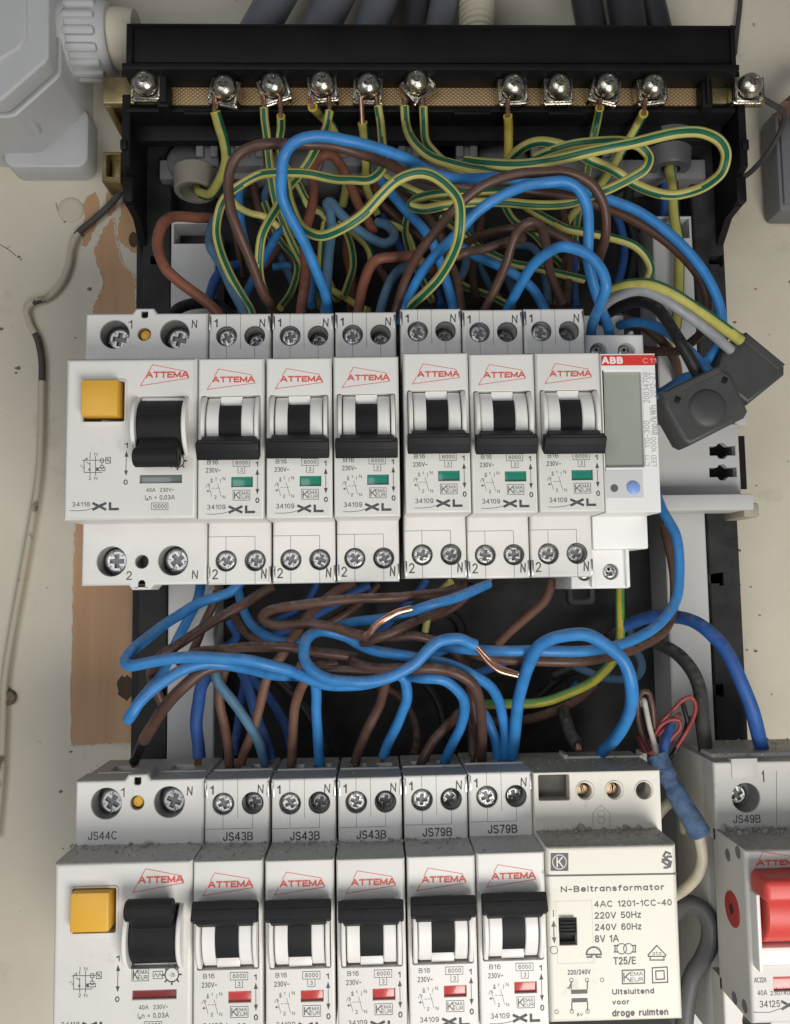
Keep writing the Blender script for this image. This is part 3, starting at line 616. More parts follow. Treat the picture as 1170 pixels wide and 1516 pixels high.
def make_breaker():
    t = thing('circuit_breaker', 'x', 'circuit breaker', (W_/2, 52, 0), 'circuit breakers in the two rows')
    b = MB(); zt = 31.9; zl = -31.9
    hl = [circ(4.95, zt, 2.95), circ(12.9, zt, 2.95)]; hb = [circ(4.95, zl, 2.95), circ(13.0, zl, 2.95)]
    b.plate(rect(0, W_, 20, 38.5), hl, T, 24, TROUND, hole_depth=.9)
    b.plate(rect(0, W_, -38.5, -20), hb, T, 24, TROUND, hole_depth=.9)
    b.box(0.02, W_-.02, 23, 50, -38.3, 33.5, .2)
    b.plate([(0.03, 23), (W_-.03, 23), (W_-.03, 44), (0.03, 44)], [[(2.6, 28.2), (7.4, 28.2), (7.4, 34.4), (2.6, 34.4)], [(10.4, 28.2), (15.2, 28.2), (15.2, 34.4), (10.4, 34.4)]], -38.2, -33, [(.3, 0), (0, .3)], fn=lambda x, z, y: (x, z, -y), hole_depth=4.5)
    b.box(.3, W_-.3, 26, 27.1, 37.8, 38.7, .2)
    # nose
    b.plate(rect(0, W_, -21.5, 21.5), [rect(.95, 16.4, -5.0, 11.4, .4, 2), rect(*crect(902, 907, 1012, 960))], 0, T+1, NROUND, hch=.12)
    link('body', b, WHITE, t)
    # wells and screws
    for x, z in ((4.95, zt), (12.9, zt), (4.95, zl), (13.0, zl)): wl = MB(); well(wl, x, z, 2.93, T+.85, 7, thread=True); link('terminal_well', wl, WELLM, t)
    for k, (x, z, dy, rr, dx, dz) in enumerate(((4.95, zt, 1.2, .15, 0, -.2), (12.9, zt, 4.6, 1.0, .1, -.9), (4.95, zl, 1.0, .5, .1, 0), (13.0, zl, 2.0, .9, .2, 0))):
        s = MB(); screw_head(s, x+dx, z+dz, T+dy, 2.72, 0); link('terminal_screw', s, [STEEL if k != 1 else DKSTEEL, SLOT], t, pivot=(x+dx, T+dy, z+dz)).rotation_euler.y = rr
    # seams of the terminal covers, catches at the corners
    sm = MB(); y = T-.02
    seams(sm, [[(4.95, 38.2), (4.95, 34.9)], [(4.95, 28.9), (4.95, 25.3)], [(12.9, 28.9), (12.9, 25.3)], [(.2, 25.3), (12.9, 25.3)], [(8.9, 38.2), (8.9, 28)]], .10, y)
    seams(sm, [[(.2, -25.2), (13.0, -25.2)], [(4.95, -25.2), (4.95, -28.9)], [(13.0, -25.2), (13.0, -28.9)], [(4.95, -34.9), (4.95, -38.3)], [(13.0, -34.9), (13.0, -38.3)]], .11, y)
    tag(link('cover_seams', sm, SEAM, t), kind='stuff')
    for x, z0, z1 in ((.35, 33.6, 37.6), (W_-.35, 33.6, 37.6), (.35, -37.8, -33.6), (W_-.35, -37.8, -33.6)):
        ct = MB(); ct.box(x-.37, x+.37, T-.03, T+3, z0, z1, .1); ct.box(x-.2, x+.2, T-.12, T+1, z0+.7, z1-.9, .1)
        link('cover_catch', ct, DKSTEEL, t)
    # toggle housing
    h = MB(); cz = 3.2; cy = 7.6
    h.box(.96, 16.39, 6.2, 9, -5.0, 11.4, 0); h.box(2.3, 15.1, 2.4, 8, 9.4, 11.3, .3); h.box(2.3, 15.1, 2.4, 8, -4.95, -3.2, .3); h.box(5.78, 11.62, .9, 8, 8.75, 11.3, .25); h.box(5.78, 11.62, .9, 8, -4.95, -2.4, .25)
    link('toggle_housing', h, INNER, t)
    def sector(mb, xa, xb, R, a0, a1, n=14, mi=0):
        pr = [(cy-R*math.cos(math.radians(a0+(a1-a0)*k/n)), cz+R*math.sin(math.radians(a0+(a1-a0)*k/n))) for k in range(n+1)]+[(9, cz+7.6), (9, cz-7.6)]
        mb.plate([(p[1], p[0]) for p in pr], [], 0, xb-xa, [(.25, 0), (0, .25)], fn=lambda z, yy, q, xa=xa: (xa+q, yy, z), back=True, mi=mi)
    for nm, xa, xb, R, an in (('drum', 2.5, 5.75, 9.9, 50), ('drum', 11.65, 14.85, 9.9, 50), ('cheek', 1.15, 2.2, 11.0, 45), ('cheek', 15.15, 16.2, 11.0, 45)):
        h = MB(); sector(h, xa, xb, R, -an, an); link(nm, h, INNER, t)
    # printed marks
    p = MB(); y = -.025
    p.text('B16', *crect(780, 823, 836, 846), y); p.text('230V~', *crect(773, 863, 848, 888), y)
    p.quadline([cm(912, 820), cm(997, 820), cm(997, 855), cm(912, 855)], .13, y, close=True); p.text('6000', *crect(924, 827, 988, 847), y)
    p.quadline([cm(937, 855), cm(937, 890), cm(972, 890), cm(972, 855)], .13, y); p.text('3', *crect(949, 863, 961, 883), y)
    link('rating_print', p, INK, t, smooth=False); p = MB()
    p.text('1', *crect(1027, 830, 1041, 857), y, bold=.03); p.text('0', *crect(1026, 1015, 1046, 1043), y, bold=.03)
    p.quadline([cm(1036, 885), cm(1036, 985)], .17, y)
    p.poly([cm(1026, 898), cm(1046, 898), cm(1036, 868)], y); p.poly([cm(1046, 970), cm(1026, 970), cm(1036, 1000)], y)
    link('arrow_print', p, INK, t, smooth=False); p = MB()
    p.quadline([cm(912, 977), cm(998, 977), cm(998, 1028), cm(912, 1028)], .14, y, close=True)
    p.text('K', *crect(917, 984, 945, 1022), y); p.text('EMA', *crect(942, 983, 993, 1001), y); p.text('EUR', *crect(944, 1004, 994, 1022), y)
    link('approval_print', p, INK, t, smooth=False); p = MB()
    p.text('34109', *crect(779, 1050, 874, 1076), y)
    p.text('XL', *crect(888, 1054, 1025, 1096), y, wd=.66, gap=.34)
    p.quadline([cm(775, 1099), cm(815, 1100), cm(860, 1095), cm(893, 1086), cm(935, 1064)], .14, y)
    link('model_print', p, INK, t, smooth=False); p = MB()
    for l in ([(774, 962), (780, 948), (788, 944), (795, 952), (785, 958)], [(787, 948), (804, 1010)], [(833, 942), (851, 1010)], [(805, 967), (816, 967)], [(823, 967), (833, 967)], [(838, 967), (844, 967)],
              [(847, 918), (847, 938)], [(803, 915), (803, 938)], [(797, 922), (809, 922)], [(797, 930), (809, 930)], [(778, 982), (796, 982)], [(797, 936), (809, 936)]): p.quadline([cm(*q) for q in l], .11, y)
    p.poly([cm(787, 975), cm(787, 989), cm(776, 982)], y)
    p.text('1', *crect(820, 912, 827, 928), y); p.text('N', *crect(859, 909, 873, 927), y); p.text('2', *crect(816, 1004, 828, 1021), y); p.text('N', *crect(859, 1003, 873, 1020), y)
    link('circuit_print', p, INK, t, smooth=False); p = MB()
    y = T-.025
    p.text('1', 1.5, 2.5, 34.4, 36.8, y, bold=.02); p.text('N', 14.3, 15.9, 34.4, 36.8, y, shear=.12); p.text('2', 1.2, 2.8, -37, -34.2, y); p.text('N', 14.7, 16.2, -37, -34.2, y, shear=.12)
    link('terminal_print', p, INK, t, smooth=False)
    r = MB(); r.quadline([cm(800, 430), cm(780, 463), cm(1024, 430), cm(1005, 388), cm(838, 359), cm(817, 395)], .17, -.025); r.text('ATTEMA', *crect(805, 396, 1024, 428), -.03, wd=.40, gap=.27)
    link('logo_print', r, REDINK, t, smooth=False)
    return t

def flag(t, rectm, m, y=.7):
    b = MB(); x0, x1, z0, z1 = rectm; b.box(x0+.02, x1-.02, y, y+1.2, z0+.02, z1-.02, .12); return link('status_flag', b, m, t)
def make_toggle(t, up):
    """one-piece black lever, angled down (off) or up (on)"""
    b = MB(); cz = 3.2; cy = 7.6; s = -1 if up else 1
    # drum
    R = 9.5
    pr = [(cy-R*math.cos(math.radians(a)), cz+R*math.sin(math.radians(a))) for a in range(-35, 36, 7)]+[(9, cz+5.4), (9, cz-5.4)]
    b.plate([(p[1], p[0]) for p in pr], [], 0, 5.75, [(.1, 0), (0, .1)], fn=lambda z, yy, q: (5.83+q, yy, z), back=True)
    M = Matrix.Translation((W_/2, cy, cz)) @ Matrix.Rotation(math.radians(30.5*s), 4, 'X')
    # in the lever frame -Y is outward
    b.box(-2.9, 2.9, -14.6, -8.5, -2.6, 2.6, .4, M=M)
    b.box(-6.9, 6.9, -14.9, -11, -2.9 if up else -2.2, 2.2 if up else 2.9, .4, M=M)
    b.box(-8.1, 8.1, -15.3, -12.0, -2.35, 2.35, .35, M=M)
    b.box(-8.05, 8.05, -15.42, -14.9, -.2, .2, .08, M=M)
    return link('toggle', b, BLACKP, t, pivot=(W_/2, 7.6, 3.2))
def code_print(t, txt, x0, x1, z0, z1):
    p = MB(); p.text(txt, x0, x1, z0, z1, T-.025, bold=.01); return link('code_print', p, INK, t, smooth=False)

WIN = crect(902, 907, 1012, 960)
proto = {}
for key, up, m, code in (('off', False, GREENW, None), ('on43', True, REDW, 'JS43B'), ('on79', True, REDW, 'JS79B')):
    if key == 'off': t = make_breaker()
    else:
        t = copy_tree(proto['shell'])
    if key == 'off':
        proto['shell'] = copy_tree(t)
    ORG[t.name] = Vector((W_/2, 52, 0))
    flag(t, WIN, m); make_toggle(t, up)
    if code: code_print(t, code, 4.9, 13.0, 22.1, 24.4)
    proto[key] = t
for o in list(proto['shell'].children): bpy.data.objects.remove(o)
bpy.data.objects.remove(proto['shell'])

ORD = ['first', 'second', 'third', 'fourth', 'fifth', 'sixth']
def place(o, pxl, pxr, pytop, tilt=0.0, dy=0.0):
    c = U((pxl+pxr)/2, pytop, 0); o.location = Vector((c.x, 52+dy, c.z-21.5))*S; o.rotation_euler = (0, math.radians(tilt), 0)
up_spots = ((292, 392.5, 530), (392.5, 492.5, 529), (493, 590, 527.5), (595.5, 694.3, 522.7), (694.5, 790.5, 523.6), (791, 888.7, 522.3))
up_lab = ('switched-off breaker with green flag, touching the wide upper unit with the yellow button',
          'switched-off breaker with green flag, second from the wide unit in the upper row',
          'switched-off breaker with green flag, just left of the narrow dark gap in the upper row',
          'switched-off breaker with green flag, just right of the narrow dark gap in the upper row',
          'switched-off breaker with green flag, second from the meter in the upper row',
          'switched-off breaker with green flag, directly left of the meter with the red stripe')
for i, sp in enumerate(up_spots):
    o = proto['off'] if i == 0 else copy_tree(proto['off'])
    place(o, *sp, tilt=(0, .05, .05, -.15, -.1, -.1)[i], dy=(0, .15, -.1, -.4, -.2, -.4)[i]); o['label'] = up_lab[i]
lo_spots = ((284.6, 391, 1274, 'on43'), (391, 496.6, 1273, 'on43'), (496.8, 601, 1271, 'on43'), (601.5, 705, 1267, 'on79'), (705.5, 807, 1262, 'on79'))
lo_lab = ('dusty switched-on breaker with red flag and code JS43B, next to the lower yellow button unit',
          'dusty switched-on breaker with red flag, middle one of the three coded JS43B',
          'dusty switched-on breaker with red flag, coded JS43B and touching one coded JS79B',
          'dusty switched-on breaker with red flag, left one of the two coded JS79B',
          'dusty switched-on breaker with red flag and code JS79B, touching the cream transformer')
seen = set()
for i, (a, c, y, k) in enumerate(lo_spots):
    o = proto[k] if k not in seen else copy_tree(proto[k]); seen.add(k)
    place(o, a, c, y, tilt=-.2); o['label'] = lo_lab[i]

# ------------------------------------------------------------------ wide residual current breakers
def make_rcd():
    RW = 34.4; x0 = -34.5; x1 = -.1
    t = thing('residual_current_breaker', 'x', 'residual breaker', (-17.3, 52, 0), 'wide breakers with a yellow test button')
    b = MB(); zt = 32.4; zl = -31.8; hx = (-26.3, -9.4)
    hl = [circ(x, zt, 4.15, 28) for x in hx]+[circ(-18.0, zt, 1.9, 18)]; hb = [circ(x, zl, 4.15, 28) for x in hx]+[circ(-18.0, zl-.2, 1.9, 18)]
    top = [(x0, 20), (x1, 20), (x1, 38.5), (-14.4, 38.5), (-15.4, 40.0), (-20.4, 40.0), (-21.4, 38.5), (x0, 38.5)]
    bot = [(x0, -38.5), (-21.6, -38.5), (-20.6, -39.8), (-15.6, -39.8), (-14.6, -38.5), (x1, -38.5), (x1, -20), (x0, -20)]
    nt_ = [(-18.9, 37.5), (-18.9, 39.1), (-17.0, 39.1), (-17.0, 37.5), (-17.4, 37.1), (-18.5, 37.1)]; nb_ = [(-19, -39.2), (-19, -37.7), (-18.5, -37.1), (-17.5, -37.1), (-17, -37.7), (-17, -39.2)]
    b.plate(top, hl+[nt_], T, 24, TROUND, hole_depth=.9); b.plate(bot, hb+[nb_], T, 24, TROUND, hole_depth=.9)
    b.box(x0+.02, x1-.02, 23, 50, -38.3, 33.5, .2)
    b.plate([(x0+.03, 23), (x1-.03, 23), (x1-.03, 44), (x0+.03, 44)], [[(-29.5, 28.2), (-23, 28.2), (-23, 35), (-29.5, 35)], [(-12.5, 28.2), (-6, 28.2), (-6, 35), (-12.5, 35)]], -38.2, -33, [(.3, 0), (0, .3)], fn=lambda x, z, y: (x, z, -y), hole_depth=4.5)
    b.box(x0+3, -20.5, 23.5, 25, 37.7, 38.8, .3); b.box(-15, x1-1, 23.5, 25, 37.7, 38.8, .3)
    lev = crect(432, 497, 672, 735); wn = crect(440, 900, 655, 944); bt = crect(150, 423, 366, 632)
    b.plate(rect(x0, x1, -21.5, 21.5), [rect(lev[0], lev[1], -4.5, 11.2, .5, 2), rect(*wn), rect(*bt, .5, 2)], 0, T+1, ROUND, hch=.15)
    # raised frame round the button
    fr = crect(140, 412, 378, 645); b.plate(rect(*fr, 1, 3), [rect(bt[0]+.0, bt[1], bt[2], bt[3], .4, 2)], -.35, .3, [(.25, 0), (0, .25)], hch=.1)
    link('body', b, WHITE, t)
    for x, z, r_, d_ in ((hx[0], zt, 4.12, 7.5), (hx[1], zt, 4.12, 7.5), (hx[0], zl, 4.12, 7.5), (hx[1], zl, 4.12, 7.5), (-18, zt, 1.87, 3), (-18, zl-.2, 1.87, 6)):
        wl = MB(); well(wl, x, z, r_, T+.85, d_, 28); link('terminal_well', wl, WELLM, t)
    for x, z, rr, dz, mm in ((hx[0], zt, .3, -.6, DKSTEEL), (hx[1], zt, .8, -.6, DKSTEEL), (hx[0], zl, .5, .1, STEEL), (hx[1], zl, 1.0, .1, STEEL)):
        s = MB(); screw_head(s, x+.45, z+dz, T+3.6, 3.5, 0); link('terminal_screw', s, [mm, SLOT], t, pivot=(x+.45, T+3.6, z+dz)).rotation_euler.y = rr
    d = MB().lathe((-18, T+1.2, zt), (0, 1, 0), [(0, 1.0), (.4, 1.5), (2.5, 1.6)], 18); link('indicator_pip', d, YELLOW, t)
    d = MB(); d.box(bt[0]+.3, bt[1]-1.0, -2.9, 4, bt[2]+1.1, bt[3]-.25, .5); link('test_button', d, YELLOW, t)
    h = MB(); cz = 3.2; cy = 4.2; L0, L1 = lev[0], lev[1]
    h.box(L0+.01, L1-.01, 7, 10, -4.5, 11.2, 0)
    for xa in (L0-1.1, L1-.1):
        pr = [(cy-8.9*math.cos(math.radians(a)), cz+8.9*math.sin(math.radians(a))) for a in range(-64, 65, 8)]+[(4, cz+8), (4, cz-8)]
        h.plate([(q[1], q[0]) for q in pr], [], 0, 1.2, [(.3, 0), (0, .3)], fn=lambda z, yy, q_, xa=xa: (xa+q_, yy, z), back=True)
    h.box(L0+.3, L1-.3, 1.5, 8, 9.6, 11.1, .3); h.box(L0+.3, L1-.3, 1.5, 8, -4.45, -3.3, .3)
    link('toggle_housing', h, INNER, t)
    p = MB(); y = -.025
    p.text('1', *crect(363, 738, 382, 766), y, bold=.03); p.text('0', *crect(358, 926, 380, 953), y, bold=.03)
    p.quadline([cm(373, 800), cm(370, 890)], .18, y); p.poly([cm(363, 810), cm(384, 810), cm(373, 780)], y); p.poly([cm(381, 880), cm(361, 880), cm(371, 908)], y)
    link('arrow_print', p, INK, t, smooth=False); p = MB()
    p.text('40A  230V~', *crect(474, 968, 616, 990), y); p.text('IΔn = 0,03A', *crect(468, 1005, 620, 1030), y)
    p.quadline([cm(500, 1046), cm(585, 1046), cm(585, 1080), cm(500, 1080)], .13, y, close=True); p.text('10000', *crect(507, 1052, 579, 1074), y)
    link('rating_print', p, INK, t, smooth=False); p = MB()
    p.text('34118', *crect(95, 1040, 187, 1065), y); p.text('XL', *crect(198, 1041, 336, 1085), y, wd=.66, gap=.34)
    p.quadline([cm(83, 1085), cm(130, 1086), cm(170, 1082), cm(203, 1073), cm(245, 1050)], .14, y)
    link('model_print', p, INK, t, smooth=False); p = MB()
    p.quadline([cm(440, 800), cm(521, 800), cm(521, 857), cm(440, 857)], .14, y, close=True); p.text('K', *crect(444, 806, 472, 851), y); p.text('EMA', *crect(468, 806, 517, 826), y); p.text('EUR', *crect(470, 831, 517, 851), y)
    p.quadline([cm(543, 815), cm(590, 815), cm(590, 848), cm(543, 848)], .15, y, close=True); p.quadline([cm(548, 838), cm(556, 824), cm(566, 840), cm(576, 824), cm(585, 838)], .16, y)
    g = cm(634, 831); p.ring(g, 1.75, .3, y, n=10)
    for k in range(8):
        a = math.pi*k/4; p.quadline([(g[0]+1.7*math.cos(a), g[1]+1.7*math.sin(a)), (g[0]+2.3*math.cos(a), g[1]+2.3*math.sin(a))], .4, y)
    p.text('-25', *crect(622, 823, 648, 840), y)
    link('approval_print', p, INK, t, smooth=False); p = MB()
    for l in ([(150, 828), (268, 828)], [(187, 806), (187, 822)], [(187, 838), (187, 906)], [(215, 806), (215, 906)], [(157, 830), (157, 890)], [(157, 890), (248, 890)], [(240, 820), (256, 820), (256, 838), (240, 838), (240, 820)], [(268, 813), (292, 813), (292, 843), (268, 843), (268, 813)], [(248, 838), (248, 856)],
              [(230, 866), (263, 866), (263, 881), (230, 881), (230, 866)], [(157, 830), (172, 815), (172, 828)], [(170, 838), (187, 848)], [(272, 820), (288, 836)], [(150, 868), (157, 862)]): p.quadline([cm(*q) for q in l], .17, y)
    p.ring(cm(248, 862), .5, .16, y, n=12); p.poly([cm(218, 865), cm(230, 865), cm(230, 882), cm(218, 882)], y); p.poly([cm(180, 870), cm(190, 870), cm(190, 880), cm(180, 880)], y)
    for tx, a, c_, d_, e in (('1', 185, 788, 191, 804), ('N', 209, 788, 225, 804), ('2', 180, 911, 193, 928), ('N', 208, 911, 224, 928), ('H', 139, 852, 148, 862), ('R', 274, 821, 286, 835)): p.text(tx, *crect(a, c_, d_, e), y)
    link('circuit_print', p, INK, t, smooth=False); p = MB()
    y = T-.025
    p.text('1', -22.4, -21.3, 34.0, 36.4, y); p.text('N', -4.6, -3.1, 34.0, 36.4, y, shear=.12); p.text('2', -22.2, -20.6, -37, -34.6, y); p.text('N', -4.1, -2.5, -37, -34.6, y, shear=.12); p.text('JS44C', -31.0, -23.2, 22.9, 25.1, y)
    link('terminal_print', p, INK, t, smooth=False)
    r = MB(); r.quadline([cm(470, 405), cm(444, 448), cm(693, 408), cm(680, 375), cm(507, 340), cm(486, 375)], .18, -.025); r.text('ATTEMA', *crect(470, 374, 691, 408), -.03, wd=.41, gap=.27)
    link('logo_print', r, REDINK, t, smooth=False)
    e = MB(); e.ring((-20.6, 26.3), 1.6, .35, T-.02, n=16); e.ring((-16.0, 26.3), 1.6, .35, T-.02, n=16); link('embossed_mark', e, WHITE, t, smooth=False)
    return t, wn, (L0, L1)
def rcd_toggle(t, LL, up):
    b = MB(); cz = 3.2; cy = 4.2; s = -1 if up else 1; L0, L1 = LL; R = 7.6
    pr = [(cy-R*math.cos(math.radians(a)), cz+R*math.sin(math.radians(a))) for a in range(-80, 81, 10)]+[(8, cz+5), (8, cz-5)]
    b.plate([(q[1], q[0]) for q in pr], [], 0, L1-L0-.8, [(.15, 0), (0, .15)], fn=lambda z, yy, q_: (L0+.4+q_, yy, z), back=True)
    M = Matrix.Translation(((L0+L1)/2, cy, cz)) @ Matrix.Rotation(math.radians((42 if up else 47)*s), 4, 'X'); h = (L1-L0)/2-.45
    b.box(-h+.45, h-.45, -12.5, -6.3, -2.6, 2.6, 1.2, M=M, seg=3)
    bb = MB().lathe((-h-.3, -12.2, 0), (1, 0, 0), [(0, 2.2), (.4, 2.6), (2*h, 2.6), (2*h+.3, 2.3), (2*h+.3, .9), (2*h-1.2, .8)], 20); b.merge(bb, M)
    return link('toggle', b, BLACKP, t)
rc, wn, LL = make_rcd(); rc2 = copy_tree(rc); ORG[rc2.name] = Vector((-17.3, 52, 0))
flag(rc, wn, GREYW); rcd_toggle(rc, LL, False); flag(rc2, wn, MAROON); rcd_toggle(rc2, LL, True)
place(rc, 98, 292, 530); rc['label'] = 'wide white unit with yellow button, grey flag and lever down, left of the upper row'
c = U((81.5+284.6)/2, 1276, 0); rc2.location = Vector((c.x, 52, c.z-21.5))*S; rc2.rotation_euler = (0, math.radians(-.1), 0)
rc2['label'] = 'dusty wide unit with yellow button, maroon flag and lever up, left of the lower row'

random.seed(23)
for o in list(COL.objects):
    if o.name.startswith('terminal_screw'):
        o.rotation_euler.y = random.uniform(0, 6.28); o.location.y += random.uniform(-.4, .5)*S
for o in list(COL.objects):
    if o.name.startswith('toggle') and not o.name.startswith('toggle_') and o.parent and o.parent.name.startswith('circuit'): o.rotation_euler.x = math.radians(random.uniform(-2.2, 1.6))
# ------------------------------------------------------------------ energy meter
def em(cx, cy, Y=0.0): p = U(680+cx/3.297, 440+cy/3.297, Y); return (p.x, p.z)
def erect(x0, y0, x1, y1, Y=0.0): a = em(x0, y1, Y); c_ = em(x1, y0, Y); return a[0], c_[0], a[1], c_[1]
E0 = em(689, 275); E1 = em(982, 1050)
mx0, mx1, mz0, mz1 = E0[0], E1[0]+.3, E1[1], E0[1]
meter = thing('energy_meter', 'slim white meter with a red stripe, blank display and blue button right of the breakers', 'energy meter', ((mx0+mx1)/2, 52, 0))
NEWW = mat('clean_white_plastic', (.84, .835, .82), .38, noise=.03, nscale=80)
b = MB(); lcd = erect(715, 360, 888, 828); pan = erect(718, 842, 896, 982)
b.plate(rect(mx0, mx1, mz0, mz1), [rect(*lcd, .4, 2)], 0, T+1, [(.3, 0), (.1, .08), (0, .3)], hch=.3)
l0, l1, lz0, lz1 = erect(630, 1062, 919, 1232, T)
b.box(mx0+.1, l1, T, 50, lz0, lz1+2, .5)
d0, d1, dz0, dz1 = erect(548, 1225, 822, 1425, 24)
b.plate(rect(d0, d1, dz0, dz1+4), [circ(*em(612, 1345, 24), 2.35, 20), circ(*em(740, 1340, 24), 2.35, 20)], 24, 50, TROUND, hole_depth=4)
rx = em(652, 1300, 22.5)[0]; b.box(rx-.5, rx+.5, 22.3, 30, dz0+.5, dz1+1, .2); b.box(d1-1, d1, 22.6, 30, dz0+.3, dz1+1, .2)
u0, u1, uz0, uz1 = erect(615, 180, 900, 275, 20); uz0 -= 3
b.plate(rect(u0, u1, uz0, uz1), [circ(*em(682, 264, 20), 2.6, 20), circ(*em(818, 264, 20), 2.6, 20)], 20, 34, TROUND, hole_depth=4)
v0, v1, vz0, vz1 = erect(690, 92, 798, 190, 34); b.box(u0, v1, 33, 50, uz0, vz1, .4)
for a in (625, 822): q = em(a, 150, 26); b.box(q[0], q[0]+1.2, 24, 30, uz1-1, uz1+2.2, .3)
link('body', b, NEWW, meter)
for q in (em(682, 264, 20), em(818, 264, 20)): wl = MB(); well(wl, *q, 2.6, 23.9, 2, 20); link('terminal_well', wl, WELLM, meter)
for q in (em(612, 1345, 24), em(740, 1340, 24)): wl = MB(); well(wl, *q, 2.35, 27.8, 2, 20); link('terminal_well', wl, WELLM, meter)
for q, y in ((em(682, 264, 20), 21.4), (em(818, 264, 20), 21.4), (em(612, 1345, 24), 24.8), (em(740, 1340, 24), 24.8)):
    s = MB(); screw_head(s, *q, y, 2.15, .4); link('terminal_screw', s, [STEEL, SLOT], meter)
b = MB(); x0, x1, z0, z1 = lcd; b.box(x0+.01, x1-.01, 1.0, 2, z0, z1, 0); link('display', b, mat('lcd_glass', (.36, .385, .33), .16, noise=.12, nscale=30, coat=.6), meter)
b = MB(); st = erect(690, 281, 976, 334); b.plate(rect(mx0+.15, mx1-.15, st[2], st[3], .3, 2), [], -.03, .02); link('red_stripe', b, mat('red_label', (.66, .045, .035), .4), meter)
b = MB(); b.plate(rect(*pan, .2, 1), [], -.12, .1, [(.1, 0), (0, .1)]); link('button_panel', b, mat('panel_grey', (.60, .61, .61), .45), meter)
q = em(757, 932); b = MB().lathe((q[0], -.14, q[1]), (0, 1, 0), [(0, 1.05), (.2, 1.15)], 20); link('sensor_lens', b, mat('lens_grey', (.13, .13, .135), .2, coat=.6), meter)
q = em(850, 931); b = MB().lathe((q[0], -.75, q[1]), (0, 1, 0), [(0, 1.45), (.2, 1.72), (1, 1.75)], 24); link('button', b, mat('blue_button', (.22, .36, .72), .4), meter)
p = MB()
p.text('ABB', *erect(697, 291, 798, 326), -.05, wd=.48, gap=.42)
link('logo_print', p, mat('white_ink', (.82, .80, .78), .5), meter, smooth=False)
p = MB(); p.text('C11', *erect(896, 297, 962, 322), -.05); link('type_print', p, mat('pink_ink', (.78, .42, .38), .5), meter, smooth=False)
p = MB()
for tx, a in (('C11', (906, 772, 929, 825)), ('110-300', (906, 603, 929, 735)), ('20034709', (901, 367, 925, 517)), ('LED', (940, 770, 963, 825)), ('1000', (938, 682, 962, 757)), ('imp/kWh', (935, 527, 965, 672)), ('2012-27', (933, 367, 957, 490))):
    p.text(tx, *erect(*a), -.025, rot=True)
link('printed_marking', p, GREYINK, meter, smooth=False)
c0, c1, cz0, cz1 = erect(532, 1418, 662, 1503, 30)
b = MB(); b.plate(rect(c0, c1, cz0, cz1+2, 1.5, 3), [rect(c0+1.5, c1-1.5, cz0+1.6, cz1+1, .8, 3)], 30, 33, [(.3, 0), (0, .3)]); link('rail_clip', b, CHAR, meter)

# ------------------------------------------------------------------ bell transformer
def tm(cx, cy, Y=-1.0): p = U(770+cx/2.925, 1040+cy/2.925, Y); return (p.x, p.z)
def trect(x0, y0, x1, y1, Y=-1.0): a = tm(x0, y1, Y); c_ = tm(x1, y0, Y); return a[0], c_[0], a[1], c_[1]
A = tm(110, 625); B = tm(672, 612); Cc = tm(690, 1375)
tx0, tx1, tz1, tz0 = A[0]+.1, B[0]+.2, (A[1]+B[1])/2, Cc[1]
bell = thing('bell_transformer', 'cream bell transformer with printed ratings and small black slide switch in the lower row', 'transformer', ((tx0+tx1)/2, 52, tz0))
b = MB(); sw = trect(172, 932, 245, 1052)
b.plate(rect(tx0, tx1, tz0, tz1), [rect(*sw)], -1, 15, ROUND[:-2]+[(0, .8)], hch=.15)
q0, q1, qz0, qz1 = trect(65, 293, 606, 575, 13)
hole = trect(82, 312, 213, 425, 13)
hs = [circ(*tm(278, 383, 13), 2.1, 20), circ(*tm(405, 381, 13), 2.1, 20), circ(*tm(533, 381, 13), 2.3, 20)]
b.plate(rect(q0, q1, qz0-2, qz1), hs+[rect(*hole, .3, 1)], 13, 40, [(.35, 0), (.1, .1), (0, .35)], hole_depth=5, hch=.2)
b.box(tx0+.2, tx1-.2, 14.5, 50, tz0+.3, qz0, .3)
# stepped top with the open terminal bay at the back
b.box(q0+.05, q1-.05, 18.6, 30, qz1-4, qz1-.05, .3)
b.box(q0, q1, 38, 50, qz0, qz1-3, .3)
for a in (700, 1170): pass
bx0 = U(833, 1110, 32).x; bx1 = U(955, 1110, 32).x
b.box(bx0, bx1, 30.5, 31.4, qz1-4, qz1+.6, .2); b.box(bx0, bx0+1.2, 30, 37, qz1-4, qz1+1.2, .2); b.box(bx1-1.2, bx1, 30, 37, qz1-4, qz1+1.2, .2); b.box(q0+5, q1-5, 36.5, 38, qz1-6, qz1-1, .2)
for h in ((278, 383), (405, 381), (533, 381)):
    c_ = tm(h[0]-(-5), h[1], 13); b.plate(circ(*c_, 2.75, 24), [circ(*c_, 2.3, 24)], 12.8, 13.2, [(.15, 0), (0, .15)])
link('body', b, CREAM, bell)
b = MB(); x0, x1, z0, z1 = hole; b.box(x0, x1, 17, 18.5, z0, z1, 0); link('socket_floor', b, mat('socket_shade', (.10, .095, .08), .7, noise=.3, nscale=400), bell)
for i, h in enumerate(((278, 383), (405, 381), (533, 381))): wl = MB(); well(wl, *tm(*h, 13), 2.2 if i == 2 else 2.0, 17.8, 3, 20); link('terminal_well', wl, WELLM, bell)
